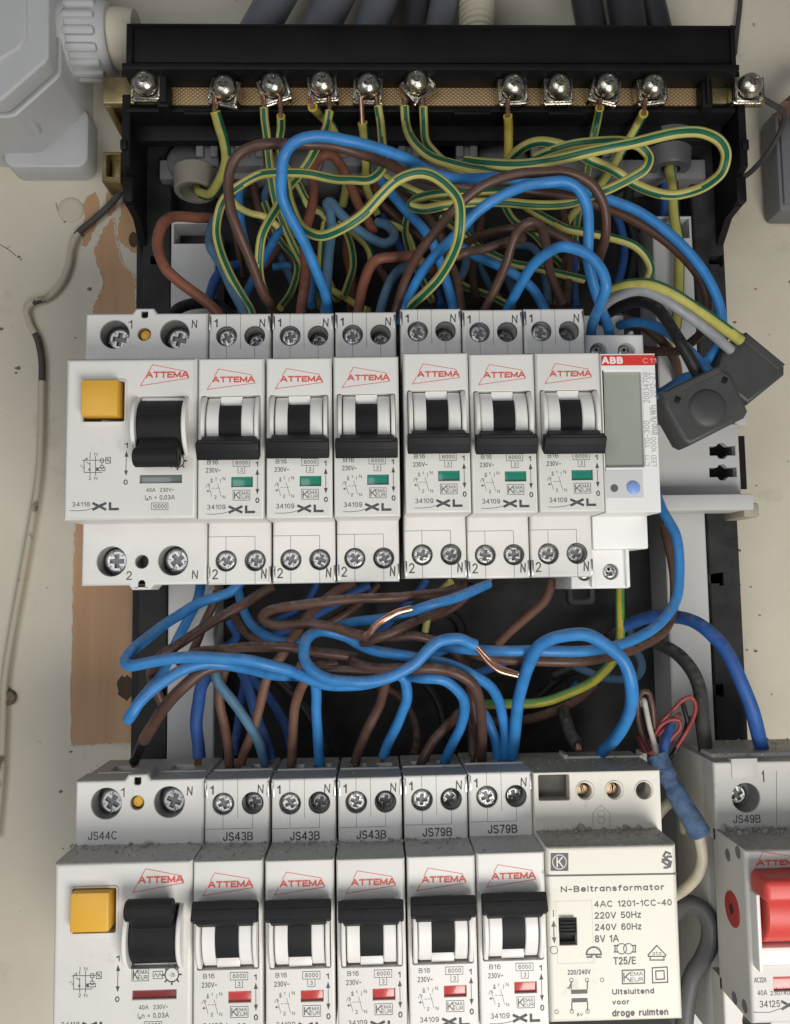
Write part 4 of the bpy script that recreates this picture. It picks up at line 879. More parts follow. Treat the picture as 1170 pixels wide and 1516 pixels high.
for h, rr in (((274, 386), .6), ((398, 381), .1)):
    s = MB(); c_ = tm(*h, 15); s.plate(circ(c_[0], c_[1], 1.9, 18), [[(c_[0]-1.5*math.cos(rr+1.2)-.25, c_[1]-1.5*math.sin(rr+1.2)), (c_[0]-1.5*math.cos(rr+1.2)+.25, c_[1]-1.5*math.sin(rr+1.2)), (c_[0]+1.5*math.cos(rr+1.2)+.25, c_[1]+1.5*math.sin(rr+1.2)), (c_[0]+1.5*math.cos(rr+1.2)-.25, c_[1]+1.5*math.sin(rr+1.2))]], 15.6, 17.5, [(.3, 0), (0, .3)], hole_depth=.7)
    link('terminal_screw', s, mat('old_brass', (.45, .32, .20), .4, metal=1, noise=.5, nscale=500), bell)
d = MB(); x0, x1, z0, z1 = sw; zm = (z0+z1)/2
d.box(x0+.1, x1-.1, 1.2, 4, z0, z1, 0); d.box(x0+.2, x1-.5, -1.6, 2, zm-.8, z1-.3, .2)
for k in range(5): d.box(x0+.2, x1-.5, -1.95, -1.4, zm+k*.85-.2, zm+k*.85+.2, .12)
link('slide_switch', d, BLACKP, bell)
b = MB(); fr = trect(163, 858, 311, 1132); b.quadline([(fr[0], fr[2]), (fr[1], fr[2]), (fr[1], fr[3]), (fr[0], fr[3])], .12, -1.02, close=True)
lp = [tm(316, 540, 13), tm(316, 480, 13), tm(350, 445, 13), tm(390, 480, 13), tm(390, 535, 13)]; b.quadline(lp, .35, 12.97)
for z in (482, 510): b.ring(tm(352, z, 13), .95, .3, 12.97)
link('moulded_outline', b, mat('cream_shade', (.55, .52, .45), .5), bell, smooth=False)
p = MB(); y = -1.03
p.poly([tm(133, 652), tm(133, 730), tm(210, 730), tm(210, 652)][::1], y); p.quadline([tm(108, 751), tm(676, 742)], .45, y)
p.text('N-Beltransformator', *trect(177, 786, 624, 823), y, bold=.035)
for tx, r_ in (('4AC 1201-1CC-40', (322, 852, 657, 888)), ('220V 50Hz', (324, 904, 524, 938)), ('240V 60Hz', (325, 955, 526, 989)), ('8V 1A', (325, 1006, 428, 1040)), ('T25/E', (405, 1101, 502, 1137)), ('Uitsluitend', (400, 1237, 581, 1266)), ('voor', (400, 1285, 474, 1310)), ('droge ruimten', (400, 1325, 642, 1361)), ('220/240V', (207, 1156, 306, 1180)), ('8V', (247, 1345, 273, 1360))):
    p.text(tx, *trect(*r_), y, bold=.04 if tx[0] in 'Uvd' and len(tx) > 3 else .018)
p.text('I', *trect(142, 899, 148, 930), y); p.ring(tm(148, 1073), .93, .16, y)
p.quadline([tm(146, 960), tm(148, 1030)], .28, y); p.poly([tm(136, 972), tm(157, 972), tm(146, 943)], y); p.poly([tm(158, 1018), tm(138, 1018), tm(149, 1046)], y)
# bell, coil, house, class II and approval symbols
q = [tm(320+32*math.cos(math.radians(a)), 1092-32*math.sin(math.radians(a))) for a in range(0, 181, 15)]; p.quadline(q, .4, y, close=True)
p.quadline([tm(311, 1092), tm(311, 1103), tm(292, 1103)], .4, y); p.quadline([tm(331, 1092), tm(331, 1103), tm(350, 1103)], .4, y)
p.ring(tm(441, 1067), 1.25, .22, y); p.ring(tm(470, 1067), 1.25, .22, y)
for l in ([(408, 1053), (425, 1053)], [(408, 1081), (425, 1081)], [(412, 1053), (412, 1081)], [(486, 1053), (502, 1053)], [(486, 1081), (502, 1081)], [(500, 1053), (500, 1081)],
          [(556, 1093), (593, 1053), (631, 1093), (631, 1100), (556, 1100), (556, 1093)], [(564, 1100), (564, 1116), (624, 1116), (624, 1100)],
          [(573, 1150), (638, 1146), (640, 1212), (575, 1215), (573, 1150)], [(588, 1164), (624, 1162), (626, 1198), (590, 1200), (588, 1164)],
          [(443, 1161), (539, 1158), (540, 1216), (444, 1219), (443, 1161)],
          [(222, 1210), (222, 1240)], [(292, 1208), (292, 1240)], [(224, 1212), (212, 1238), (207, 1236)], [(225, 1300), (225, 1333)], [(293, 1300), (293, 1333)]): p.quadline([tm(*q) for q in l], .3, y)
p.text('ata', *trect(574, 1078, 612, 1094), y); p.text('K', *trect(449, 1170, 477, 1210), y); p.text('EMA', *trect(478, 1166, 533, 1185), y); p.text('EUR', *trect(478, 1191, 534, 1210), y)
for l in ((222, 1243, 292, 1263), (224, 1280, 293, 1300)): a = trect(*l); p.poly([(a[0], a[2]), (a[1], a[2]), (a[1], a[3]), (a[0], a[3])], y)
for c_ in ((223, 1203), (291, 1203), (356, 1202), (225, 1338), (293, 1338), (159, 1340)): p.ring(tm(*c_), .46, .15, y, n=14)
# interlaced spark emblem
p.quadline([tm(*q) for q in ((650, 655), (632, 648), (622, 665), (648, 690), (640, 715), (626, 716))], .55, y); p.quadline([tm(*q) for q in ((655, 668), (640, 668), (618, 690), (640, 705))], .55, y); p.quadline([tm(*q) for q in ((618, 680), (655, 690), (650, 712))], .5, y)
link('printed_marking', p, mat('grey_black_ink', (.11, .11, .115), .6), bell, smooth=False)
p = MB(); p.ring(tm(171, 691), 1.75, .2, -1.06, n=28); p.text('K', *trect(159, 668, 186, 714), -1.06); link('emblem_print', p, mat('cream_ink', (.74, .71, .64), .5), bell, smooth=False)

# ------------------------------------------------------------------ main switch at the right edge
sx0 = U(1104, 1300, 0).x; sx1 = sx0+36; stop = U(1110, 1258, 0).z
msw = thing('main_switch', 'white main switch with a big red lever, cut off by the right edge', 'main switch', (sx0+18, 52, stop-21))
tzt = U(1070, 1128, 18).z; tzb = stop-43
b = MB(); tc_ = U(1105, 1181, 18)
b.plate(rect(sx0, sx1, stop-3, tzt), [circ(tc_.x, tc_.z, 4.0, 26)], 18, 26, TROUND, hole_depth=1)
b.plate(rect(sx0, sx1, tzb-17, tzb+3), [circ(tc_.x, tzb-8, 4.0, 26)], 18, 26, TROUND, hole_depth=1)
b.box(sx0+.01, sx1, 25.5, 50, tzb-17, tzt-.02, .3); b.box(sx0+2, sx1, 24, 44, tzt-1, tzt+1.2, .5)
b.box(U(1083, 1130, 17.7).x, U(1122, 1130, 17.7).x, 17.6, 20, tzt-4.6, tzt+.9, .2)
lz1 = stop-5; lz0 = stop-28.5
b.plate(rect(sx0, sx1, tzb, stop), [rect(sx0+2.2, sx1-3, lz0, lz1, .5, 2), rect(sx0+6, sx1-8, stop-35, stop-31.6)], 0, 20, ROUND, hch=.2)
b.box(sx0+2, sx1-2, 8, 10, tzb+2, stop-2, 0)
link('body', b, dusty('greyed_plastic', (.66, .645, .61), (.26, .24, .21), .45), msw)
for z in (tc_.z, tzb-8): wl = MB(); well(wl, tc_.x, z, 4.0, 18.9, 6, 26); link('terminal_well', wl, WELLM, msw)
s = MB(); screw_head(s, tc_.x-.7, tc_.z-.2, 22.5, 3.1, .5); link('terminal_screw', s, [DKSTEEL, SLOT], msw)
d = MB(); cz = (lz0+lz1)/2
cz += 2.5; pr = [(3-9*math.cos(math.radians(a)), cz+9.2*math.sin(math.radians(a))) for a in range(-90, 91, 10)]+[(10, cz+9), (10, cz-9)]
d.plate([(q[1], q[0]) for q in pr], [], 0, 29, [(.3, 0), (0, .3)], fn=lambda z, yy, q_: (sx0+2.9+q_, yy, z), back=True)
d.box(sx0+.8, sx1-2, -9.5, 0, lz1-5.2, lz1+.5, 1.6, seg=4); link('toggle', d, mat('red_plastic', (.64, .065, .05), .42, noise=.08, nscale=80), msw)
d = MB(); d.box(sx0+1.0, sx0+2.1, -3.5, 3, lz0-.5, lz1-5, .5); d.box(sx0+2.3, sx1-3.1, -1, 6, lz0+.1, lz0+4.6, .5); link('toggle_housing', d, INNER, msw)
d = MB(); d.box(sx0+6.1, sx1-8.1, .6, 2, stop-34.9, stop-31.7, .1); link('status_flag', d, REDW, msw)
P1 = U(1085, 1346, 8)
yy = 6.5
for k in range(2): yy = CAM.y + (sx0-CAM.x)/((P1-CAM).x)*((P1-CAM).y)
zz = CAM.z+(P1-CAM).z*((yy-CAM.y)/((P1-CAM).y))
d = MB(); d.lathe((sx0+.1, yy, zz), (-1, 0, 0), [(0, 4.6), (.35, 4.5), (.4, 4.3)], 28); link('coupling_cap', d, mat('red_cap', (.42, .03, .025), .5), msw)
d = MB(); M = Matrix.Translation((sx0-.32, yy, zz)) @ Matrix.Rotation(.8, 4, 'X'); d.box(-.12, .12, -1.1, 1.1, -1.1, 1.1, .05, M=M); link('coupling_socket', d, DARK, msw)
for a, c_ in ((1078, 1266), (1093, 1262), (1088, 1478), (1103, 1490)):
    Q = U(a, c_, 8); k = (sx0-CAM.x)/((Q-CAM).x); d = MB().lathe((sx0+.05, CAM.y+(Q-CAM).y*k, CAM.z+(Q-CAM).z*k), (-1, 0, 0), [(0, 1.7), (.12, 1.6)], 18)
    link('side_rivet', d, GREYP, msw)
p = MB(); y = -.025
def sr(x0, y0, x1, y1, Y=0): a = U(x0, y1, Y); c_ = U(x1, y0, Y); return a.x, c_.x, a.z, c_.z
p.text('JS49B', *sr(1086, 1206, 1126, 1219, 18), 17.97); p.text('1', *sr(1128.5, 1141, 1131.5, 1158, 18), 17.97)
p.text('34125', *sr(1125, 1481, 1155, 1492), y); p.text('XL', *sr(1157, 1480, 1200, 1496), y, wd=.66, gap=.34); p.text('40A', *sr(1122, 1466, 1136, 1474), y); p.text('230/400V~', *sr(1141, 1466, 1185, 1474), y); p.text('AC22A', *sr(1117, 1447, 1135, 1455), y)
p.quadline([(U(1117, 1499, 0).x, U(1117, 1499, 0).z), (U(1140, 1499, 0).x, U(1140, 1499, 0).z), (U(1160, 1492, 0).x, U(1160, 1492, 0).z)], .14, y)
p.quadline([(U(1150, 1142, 18).x, U(1150, 1142, 18).z), (U(1150, 1222, 18).x, U(1150, 1222, 18).z)], .12, 17.97)
link('printed_marking', p, INK, msw, smooth=False)
r = MB(); g = lambda a, c_: (U(a, c_, 0).x, U(a, c_, 0).z)
r.quadline([g(1122, 1276), g(1116, 1290), g(1190, 1281), g(1184, 1270), g(1130, 1261), g(1124, 1273)], .18, y); r.text('ATTEMA', *sr(1121, 1272, 1187, 1282), y-.005, wd=.40, gap=.27); link('logo_print', r, REDINK, msw, smooth=False)

# ------------------------------------------------------------------ crumbs of dust lying on the lower row
random.seed(5)
d = MB()
def crumb(x, y, z, r):
    bm = bmesh.new(); bmesh.ops.create_icosphere(bm, subdivisions=1, radius=r)
    for v in bm.verts: v.co *= random.uniform(.6, 1.25)
    bm.transform(Matrix.Translation((x, y, z+r*.5))); d.bm(bm)
ztop = rc2.location.z/S
for i in range(420):
    px = random.uniform(90, 800); X = U(px, 1245, 10).x
    zn = ztop+21.5+(.9*(px-90)/700*2.6 if False else 0)
    c = U(px, 1240, 13); k = (px-180)/625
    zn = (lo_spots and 0) or (rc2.location.z/S+21.5+max(0, k)*(proto['on79'].location.z-rc2.location.z)/S*1.0)
    crumb(X, T-abs(random.gauss(0, 3.5))-.1 if random.random() < .75 else random.uniform(1.5, T), zn+.0, abs(random.gauss(.13, .12))+.06)
for i in range(160):
    px = random.uniform(120, 790); k = (px-180)/625
    crumb(U(px, 1140, 25).x, random.uniform(16, 40), rc2.location.z/S+38.4+max(0, k)*(proto['on79'].location.z-rc2.location.z)/S, abs(random.gauss(.1, .08))+.05)
for i in range(90): crumb(random.uniform(tx0+1, tx1-1), 12.8-abs(random.gauss(0, 2.5)), tz1-.05, abs(random.gauss(.2, .2))+.07)
for i in range(120): crumb(random.uniform(q0, q1), random.uniform(15, 30), qz1-.1, abs(random.gauss(.12, .1))+.05)
for i in range(150): crumb(random.uniform(sx0+.5, sx1), 17.8-abs(random.gauss(0, 3)), stop-.05, abs(random.gauss(.3, .3))+.08)
for i in range(60): crumb(random.uniform(sx0+2, sx1), random.uniform(20, 44), tzt+1.1, abs(random.gauss(.2, .15))+.05)
for cx, r_ in ((215, .95), (300, .5), (341, .5), (858, 1.2), (872, .6), (893, .6), (927, 1.0), (945, .7)):
    P = U(cx, 1236, 12.5); crumb(P.x, 12.3, (tz1 if cx > 800 else rc2.location.z/S+21.5), r_)
o = link('dust_crumbs', d, DUST, origin=(40, 15, ztop)); tag(o, 'grey crumbs of dust and plaster lying on the ledges of the lower row', 'dust', kind='stuff')

# ------------------------------------------------------------------ wires: photo positions with a depth each, turned into points in the cupboard
def pvc(name, col, rough=.42, dusty_=True):
    m = mat(name, col, rough, spec=.4, noise=.2, nscale=260, bump=.12, bscale=900)
    nt = m.node_tree; b = nt.nodes['Principled BSDF']; src = b.inputs['Base Color'].links[0].from_socket
    g = nt.nodes.new('ShaderNodeNewGeometry'); sx = nt.nodes.new('ShaderNodeSeparateXYZ'); nt.links.new(g.outputs['Normal'], sx.inputs[0])
    tc = nt.nodes.new('ShaderNodeTexCoord'); n = nt.nodes.new('ShaderNodeTexNoise'); n.inputs['Scale'].default_value = 420; n.inputs['Detail'].default_value = 8; n.inputs['Roughness'].default_value = .7
    nt.links.new(tc.outputs['Object'], n.inputs['Vector'])
    a = nt.nodes.new('ShaderNodeMapRange'); a.inputs['From Min'].default_value = .15; a.inputs['From Max'].default_value = 1; nt.links.new(sx.outputs['Z'], a.inputs['Value'])
    c = nt.nodes.new('ShaderNodeMapRange'); c.inputs['From Min'].default_value = .42; c.inputs['From Max'].default_value = .72; c.inputs['To Max'].default_value = .75; nt.links.new(n.outputs['Fac'], c.inputs['Value'])
    mu = nt.nodes.new('ShaderNodeMath'); mu.operation = 'MULTIPLY_ADD'; mu.inputs[2].default_value = .0; nt.links.new(a.outputs[0], mu.inputs[0]); nt.links.new(c.outputs[0], mu.inputs[1])
    sc2 = nt.nodes.new('ShaderNodeMapRange'); sc2.inputs['From Min'].default_value = .68; sc2.inputs['From Max'].default_value = .8; sc2.inputs['To Max'].default_value = .3; nt.links.new(n.outputs['Fac'], sc2.inputs['Value'])
    mxm = nt.nodes.new('ShaderNodeMath'); mxm.operation = 'MAXIMUM'; nt.links.new(mu.outputs[0], mxm.inputs[0]); nt.links.new(sc2.outputs[0], mxm.inputs[1])
    mx = nt.nodes.new('ShaderNodeMix'); mx.data_type = 'RGBA'; mx.inputs['B'].default_value = (.34, .32, .29, 1)
    nt.links.new(mxm.outputs[0], mx.inputs['Factor']); nt.links.new(src, mx.inputs['A']); nt.links.new(mx.outputs['Result'], b.inputs['Base Color'])
    return m
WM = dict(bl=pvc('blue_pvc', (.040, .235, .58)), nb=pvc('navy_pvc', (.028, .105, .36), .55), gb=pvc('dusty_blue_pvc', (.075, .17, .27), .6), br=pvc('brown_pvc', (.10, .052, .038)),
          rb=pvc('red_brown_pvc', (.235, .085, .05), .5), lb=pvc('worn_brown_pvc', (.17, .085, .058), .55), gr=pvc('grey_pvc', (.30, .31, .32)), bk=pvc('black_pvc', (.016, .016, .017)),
          dg=pvc('dark_grey_pvc', (.055, .053, .052), .7), rd=pvc('red_pvc', (.33, .05, .045)), wh=pvc('white_pvc', (.62, .58, .52)), cr=pvc('cream_pvc', (.60, .55, .42)),
          yl=pvc('yellow_pvc', (.62, .50, .065)), gn=pvc('green_pvc', (.012, .13, .07)), lg=pvc('light_green_pvc', (.16, .42, .09)), ol=pvc('olive_yellow_pvc', (.45, .42, .10), .55),
          gs=mat('strap_grey', (.12, .12, .125), .45, noise=.15, nscale=80))
NAME = dict(bl='blue_wire', nb='blue_wire', gb='blue_wire', br='brown_wire', rb='brown_wire', lb='brown_wire', gr='grey_wire', bk='black_wire', dg='black_wire', rd='red_wire', wh='white_wire', cr='cream_wire', gy='earth_wire', go='earth_wire', yl='earth_wire', lg='earth_wire')
def parse(s):
    o = []; y = 0
    for q in s.split():
        v = [float(x) for x in q.split(',')]
        if len(v) == 3: y = v[2]
        o.append((v[0], v[1], y))
    return o
def pts3(s): return [U(*q) for q in parse(s)]
def wire(kind, wpx, label, s, tip=None, tipw=.55, group=None, sub=6, twist=.3, ang=-12, name=None, cat='wire'):
    P = pts3(s); md = sum(depth_of(p) for p in P)/len(P); r = wpx/2*md/FPX
    C = catmull(P, sub); mb = MB(); ph = [random.uniform(0, 6.28) for _ in range(6)]
    for i in range(1, len(C)-1):
        e = min(1, i/8, (len(C)-1-i)/8)*r*.11
        C[i] += Vector((e*(math.sin(i*.21+ph[0])+.5*math.sin(i*.43+ph[1])), e*math.sin(i*.3+ph[2]), e*(math.sin(i*.24+ph[3])+.5*math.sin(i*.46+ph[4]))))
    rr = [r*(1+.018*math.sin(i*.35+ph[5])) for i in range(len(C))]
    if kind in ('gy', 'go', 'lg'):
        mb.tube(C, rr, 20, stripe=(1, ang, {'gy': 26, 'go': 30, 'lg': 60}[kind], twist)); ms = [WM['ol' if kind == 'go' else 'yl'], WM['lg' if kind == 'lg' else 'gn']]
        if kind == 'gy': ms[0] = mat('pale_yellow_pvc', (.60, .535, .16), .42, noise=.1, nscale=220)
    else: mb.tube(C, rr, 14); ms = WM[kind]
    o = link(name or NAME[kind], mb, ms, origin=P[0], angle=70)
    tag(o, label, cat, group or {'gy': 'green and yellow earth wires', 'go': 'green and yellow earth wires', 'lg': 'green and yellow earth wires'}.get(kind))
    for tp in ([tip] if isinstance(tip, str) else tip or []):
        Q = pts3(tp); mb = MB().tube(catmull(Q, 5) if len(Q) > 2 else Q, r*tipw, 10); link('copper_tip', mb, COPPER, o, origin=P[0], angle=70)
    if tip:
        E = min((C[0], C[1]), (C[-1], C[-2]), key=lambda e: (e[0]-Q[0]).length)
        link('cut_rim', MB().lathe(E[0], (E[0]-E[1]), [(-.1, r*1.0), (.12, r*1.05), (.3, r*.95), (.22, r*.72), (-.2, r*.66)], 14, cap0=False, cap1=False), WM.get({'gy': 'yl', 'go': 'yl', 'lg': 'yl'}.get(kind, kind)), o, origin=P[0], angle=70)
    return o
UP = 'wires between the brass bar and the upper row'; LO = 'wires between the upper and the lower row'

# --- earth wires from the brass bar
wire('go', 15, 'earth wire from the leftmost wired clamp down into the beige tube', '319,166,39 324,182,41 331,205,44 334,235,46 328,262,50 312,287,55 298,286,58 292,276,62', ['318,146,39 318,170,39'], ang=40, twist=1)
wire('gy', 12, 'left earth wire of the second wired clamp, passing behind the big blue loop', '391,160,39 392,180,41 396,215,46 401,250,48 408,295,50 421,333,52 443,381,54 461,412,54 478,440,50', ['390,142,39 391,163,39'], ang=-10)
wire('gy', 12, 'right earth wire of the second wired clamp, fading behind the brown arch', '416,172,39 416,190,44 414,212,48 420,240,56 440,270,58 455,298,60 480,318,60 503,345,60', ['415,144,39 416,176,39'], ang=10)
wire('go', 14, 'short bright yellow earth wire crossing behind its neighbour at the third wired clamp', '463,158,39 474,170,46 492,186,50 502,205,54 509,233,60 512,275,64 508,305,68', ['460,143,39 464,161,39'], ang=70)
wire('gy', 13, 'earth wire from the third wired clamp slanting left down past the big blue loop', '488,165,39 484,184,40 473,210,36 462,232,34 444,258,36 426,280,32 410,305,28 398,328,26 388,352,26 384,377,28 384,406,30 390,432,30 405,462,28 408,478,28', ['488,144,39 488,168,39'], ang=0)
wire('go', 14, 'earth wire with a loose yellow sleeve under the fourth wired clamp', '537,182,41 540,200,44 543,237,48 543,258,54 543,276,58 550,296,62 560,318,64', ['535,144,39 537,186,41'], ang=60)
wire('gy', 13, 'earth wire from the fourth wired clamp curling left across to the wide upper unit', '560,158,39 564,180,40 566,214,34 569,238,28 562,255,22 545,266,20 520,267,18 496,265,18 457,257,18 429,255,20 405,256,22 382,260,24 355,274,26 336,289,28 326,306,30 321,340,32 327,371,32 340,406,30 357,435,28 372,462,27 376,480,27', ['558,144,39 560,162,39'], ang=-20, twist=.3)
wire('gy', 14, 'left earth wire of the fifth wired clamp sweeping right and looping at the far end', '599,158,39 601,180,40 604,196,36 616,215,30 640,233,26 680,245,22 712,251,20 742,256,19 775,254,20 812,248,20', ['598,146,39 599,162,39'], ang=15, twist=.3)
wire('gy', 13, 'right earth wire of the fifth wired clamp running under the sweeping one', '627,158,39 628,180,41 631,209,38 642,226,34 660,240,31 690,252,30 730,262,30', ['627,146,39 627,161,39'], ang=-15)
wire('gy', 15, 'earth wire forming the big loop at the right end', '690,238,24 712,241,20 757,243,15 790,242,12 823,237,11 870,226,8 917,215,6 960,205,6 1006,197,6 1042,197,8 1066,208,10 1075,228,14 1068,256,18 1050,272,22 1025,283,26 1000,288,28 970,285,30 941,274,30 908,251,28 876,237,26 842,218,24 805,210,26 778,216,30 760,229,36 750,245,44', ang=5, twist=.15)
wire('gy', 14, 'earth wire with the small inner loop beside the grey grommet', '795,232,22 820,222,16 850,214,13 889,210,12 925,210,13 950,216,14 961,232,15 955,250,15 935,263,16 912,274,18 893,283,20 868,294,26 842,301,28 790,303,27 748,299,26 700,300,25 654,305,24 625,309,23 609,305,23 614,296,25 645,289,27 701,285,28 757,282,30', ang=0, twist=.2)
wire('yl', 13, 'plain yellow earth wire hanging straight from the sixth wired clamp', '752,172,39 753,190,43 753,215,46 752,238,50 750,262,56', ['752,148,39 752,176,39'], ang=60)
wire('go', 12, 'dull earth wire from the clamp second from the right of those wired', '888,160,39 884,180,45 878,208,48 872,248,54 864,285,58 856,315,62 851,354,64 852,400,64', ['889,147,39 888,163,39'], ang=0)
wire('go', 13, 'olive earth wire slanting down left from the rightmost wired clamp', '953,168,39 946,182,45 936,200,47 914,236,52 895,265,56 868,300,60 846,321,62 832,345,64', ['956,147,39 953,171,39'], ang=70)
wire('gy', 15, 'earth wire with the large round front loop, ending right of the breaker gap', '424,268,26 427,288,24 430,303,22 440,326,18 456,342,12 478,349,8 504,341,4 534,319,2 563,289,0 591,266,-2 620,257,-3 646,262,-4 668,281,-5 680,305,-5 681,343,-3 673,373,2 654,406,10 629,433,18 604,458,26 594,478,27', ang=-12, twist=.25)
wire('gy', 12, 'earth wire curving down on the right behind the brown arch', '770,300,44 784,309,42 820,329,40 840,339,38 868,345,37 903,351,36 936,362,36 957,381,38 964,400,40 956,420,44', ang=30, twist=.4)
wire('gy', 12, 'earth wire running low behind the hairpin of brown wire', '655,320,48 670,335,46 688,347,44 705,363,44 734,379,44 760,391,44 790,397,44 830,405,46 865,414,48', ang=20)
for i, (s, l) in enumerate((('500,330,54 512,345,54 520,365,52 523,395,50 516,420,48 508,440,46', 'thin earth wire bowing right in the shade behind the dusty blue loop'),
                            ('481,330,56 478,350,56 475,380,56 474,420,54 475,455,50', 'thin earth wire standing upright behind the big blue loop'),
                            ('515,338,58 530,349,58 543,365,58 549,385,58 540,420,58', 'thin earth wire arching into the dark behind the red brown bend'),
                            ('568,329,60 585,332,60 600,342,60 612,366,60 618,400,62', 'faint earth wire arching in the dark under the big front loop'),
                            ('486,425,52 500,434,50 522,448,46 545,460,40', 'short earth wire lying low just above the third breaker'),
                            ('340,292,42 352,306,44 372,316,46 395,322,48 412,336,50', 'short earth wire crossing behind the tall brown arch'),
                            ('444,275,60 450,293,60 458,308,60 475,316,60 484,330,60', 'earth wire half hidden behind the red brown arch'),
                            ('571,262,44 590,272,42 615,283,40 640,291,42 665,292,44', 'earth wire passing behind the top of the large front loop'))):
    wire('gy', 11, l, s, ang=20*i)
wire('go', 15, 'long earth wire dropping straight from the grey grommet', '990,240,60 993,262,58 996,282,55 1000,323,55 1005,360,56 1005,411,57 1003,462,58 994,520,62 985,570,66 978,640,68', ang=80, twist=.2)
c = U(988, 205, 60); b = MB(); b.lathe((c.x, 60, c.z+6), (0, 0, -1), [(0, 10), (8, 9.2), (10, 8), (17, 7.4), (17.6, 6.8), (17.6, 4)], 28, cap1=False); o = link('grommet', b, mat('grommet_grey', (.085, .085, .09), .5, noise=.2, nscale=100), origin=(c.x, 60, c.z)); tag(o, 'dark grey grommet under the right end of the carrier with an earth wire through it', 'grommet')
c = U(290, 257, 60); b = MB(); b.lathe((c.x, 60, c.z), (0, -.15, -1), [(0, 7.8), (7, 7.0), (7.4, 6.4), (7.2, 5.2), (2, 5.0)], 28, cap1=True); o = link('beige_tube', b, mat('beige_plastic', (.27, .25, .20), .5, noise=.1, nscale=80), origin=(c.x, 60, c.z)); tag(o, 'short beige tube end under the left end of the carrier', 'tube')

# --- upper zone, front layer
wire('bl', 15.5, 'blue wire making the tall loop from the second breaker over to the far right', '488,482,27 486,462,26 482,440,22 475,418,17 453,362,8 426,314,1 417,288,-2 416,262,-4 422,230,-6 441,209,-8 476,201,-8 515,207,-7 563,222,-3 610,239,2 640,255,7 667,262,10 705,265,13 740,264,17 790,266,22 845,275,24 897,293,22 944,313,20 985,341,19 1018,371,18 1046,407,18 1064,446,18 1068,474,19 1062,510,19 1047,534,18')
wire('br', 14.5, 'brown wire making the tall arch beside the blue loop and running far right', '410,480,27 404,462,26 391,434,20 376,396,14 356,350,8 342,312,5 337,278,4 341,252,3 352,232,2 368,220,1 391,213,0 420,212,1 457,214,1 496,217,3 534,227,6 572,242,12 610,258,20 650,270,24 700,278,28 760,281,30 800,284,30 838,291,28 903,311,26 954,334,25 1000,367,24 1031,403,24 1046,440,24 1048,466,26 1038,493,30 1022,508,34 1004,520,38 978,521,42 950,516,47 935,505,50')
wire('bl', 15.5, 'blue wire arching from the fourth breaker over to the left meter terminal', '592,482,27 598,458,26 606,440,24 623,408,18 648,375,12 677,344,7 705,315,4 743,290,1 782,274,-2 812,269,-3 835,269,-3 856,280,-2 868,303,0 872,345,3 872,385,6 879,424,10 890,457,16 900,484,24 904,500,28')
wire('bl', 15.5, 'blue wire bending over the sixth breaker down to the meter', '744,482,27 752,458,24 772,420,14 793,389,6 815,371,1 832,365,-2 850,367,-3 872,378,-4 890,400,-4 896,424,-3 891,446,2 882,468,12 876,492,24 875,506,28')
wire('br', 14.5, 'brown wire arching from the breaker right of the gap over the blue arch', '580,482,27 590,448,25 601,414,21 619,377,15 648,338,9 667,315,6 690,294,4 724,271,2 763,258,0 801,255,-1 831,253,-1 858,261,0 880,277,2 894,305,5 896,345,10 888,380,18 880,412,28')
wire('br', 14, 'brown hairpin wire standing over the fifth breaker', '708,482,27 719,456,24 734,423,20 751,387,15 763,352,11 773,336,9 786,328,8 798,332,9 805,346,12 810,366,18 815,403,28 833,449,34')
wire('br', 14, 'brown wire lying across behind the hairpin, lower strand', '674,380,24 690,374,24 712,369,22 735,363,21 758,356,20 775,352,22')
wire('br', 13, 'brown wire lying across behind the hairpin, upper strand', '690,360,34 706,351,30 735,342,26 763,338,24 795,338,23 820,345,23 846,360,24 866,386,30')
wire('br', 13, 'brown wire running down behind the large earth loop to the fourth breaker', '625,312,36 638,328,34 654,358,32 664,385,30 675,412,28 684,456,27 686,480,27')
wire('bl', 15, 'blue wire slanting down right behind the large earth loop', '565,268,36 578,284,33 601,312,30 623,335,28 642,364,27 657,400,27 667,436,27 672,462,27 673,480,27')
wire('bl', 14.5, 'blue wire slanting low from the large earth loop toward the sixth breaker', '672,356,32 684,366,32 705,378,32 734,391,31 766,409,29 791,430,28 806,456,27 812,478,27')
wire('rb', 16, 'red brown wire bent out over the left frame to the wide upper unit', '318,324,46 300,322,42 276,320,38 256,322,34 241,331,30 234,348,28 234,367,27 246,398,26 267,418,26 292,437,26 320,460,27 332,478,27')
wire('gb', 16, 'dusty blue wire dropping to the first breaker at the left', '318,326,44 312,345,40 311,358,38 316,374,36 330,396,34 345,425,30 362,460,27 368,480,27')
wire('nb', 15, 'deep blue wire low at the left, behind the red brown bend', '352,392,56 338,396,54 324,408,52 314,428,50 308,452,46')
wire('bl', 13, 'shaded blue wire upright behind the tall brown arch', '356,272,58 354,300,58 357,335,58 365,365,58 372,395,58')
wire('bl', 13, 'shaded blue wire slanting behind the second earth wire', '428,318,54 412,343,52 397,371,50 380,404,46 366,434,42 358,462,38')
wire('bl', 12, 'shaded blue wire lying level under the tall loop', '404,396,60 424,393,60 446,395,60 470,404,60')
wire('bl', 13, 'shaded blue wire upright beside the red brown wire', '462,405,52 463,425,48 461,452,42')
wire('br', 10, 'thin brown wire in the shade behind the tall brown arch', '344,325,62 351,355,62 356,385,62 361,412,62')
wire('br', 10, 'thin brown wire slanting in the shade left of the blue loop', '424,352,60 410,372,60 396,390,60 380,402,60')
wire('rb', 15, 'red brown wire arching behind the blue loop and ending at the second breaker', '552,342,40 543,322,42 530,299,44 516,268,46 503,243,48 492,231,48 478,231,48 466,243,47 462,264,46 465,286,44 460,313,42 453,344,40 452,381,37 452,410,34 447,448,29 444,480,27')
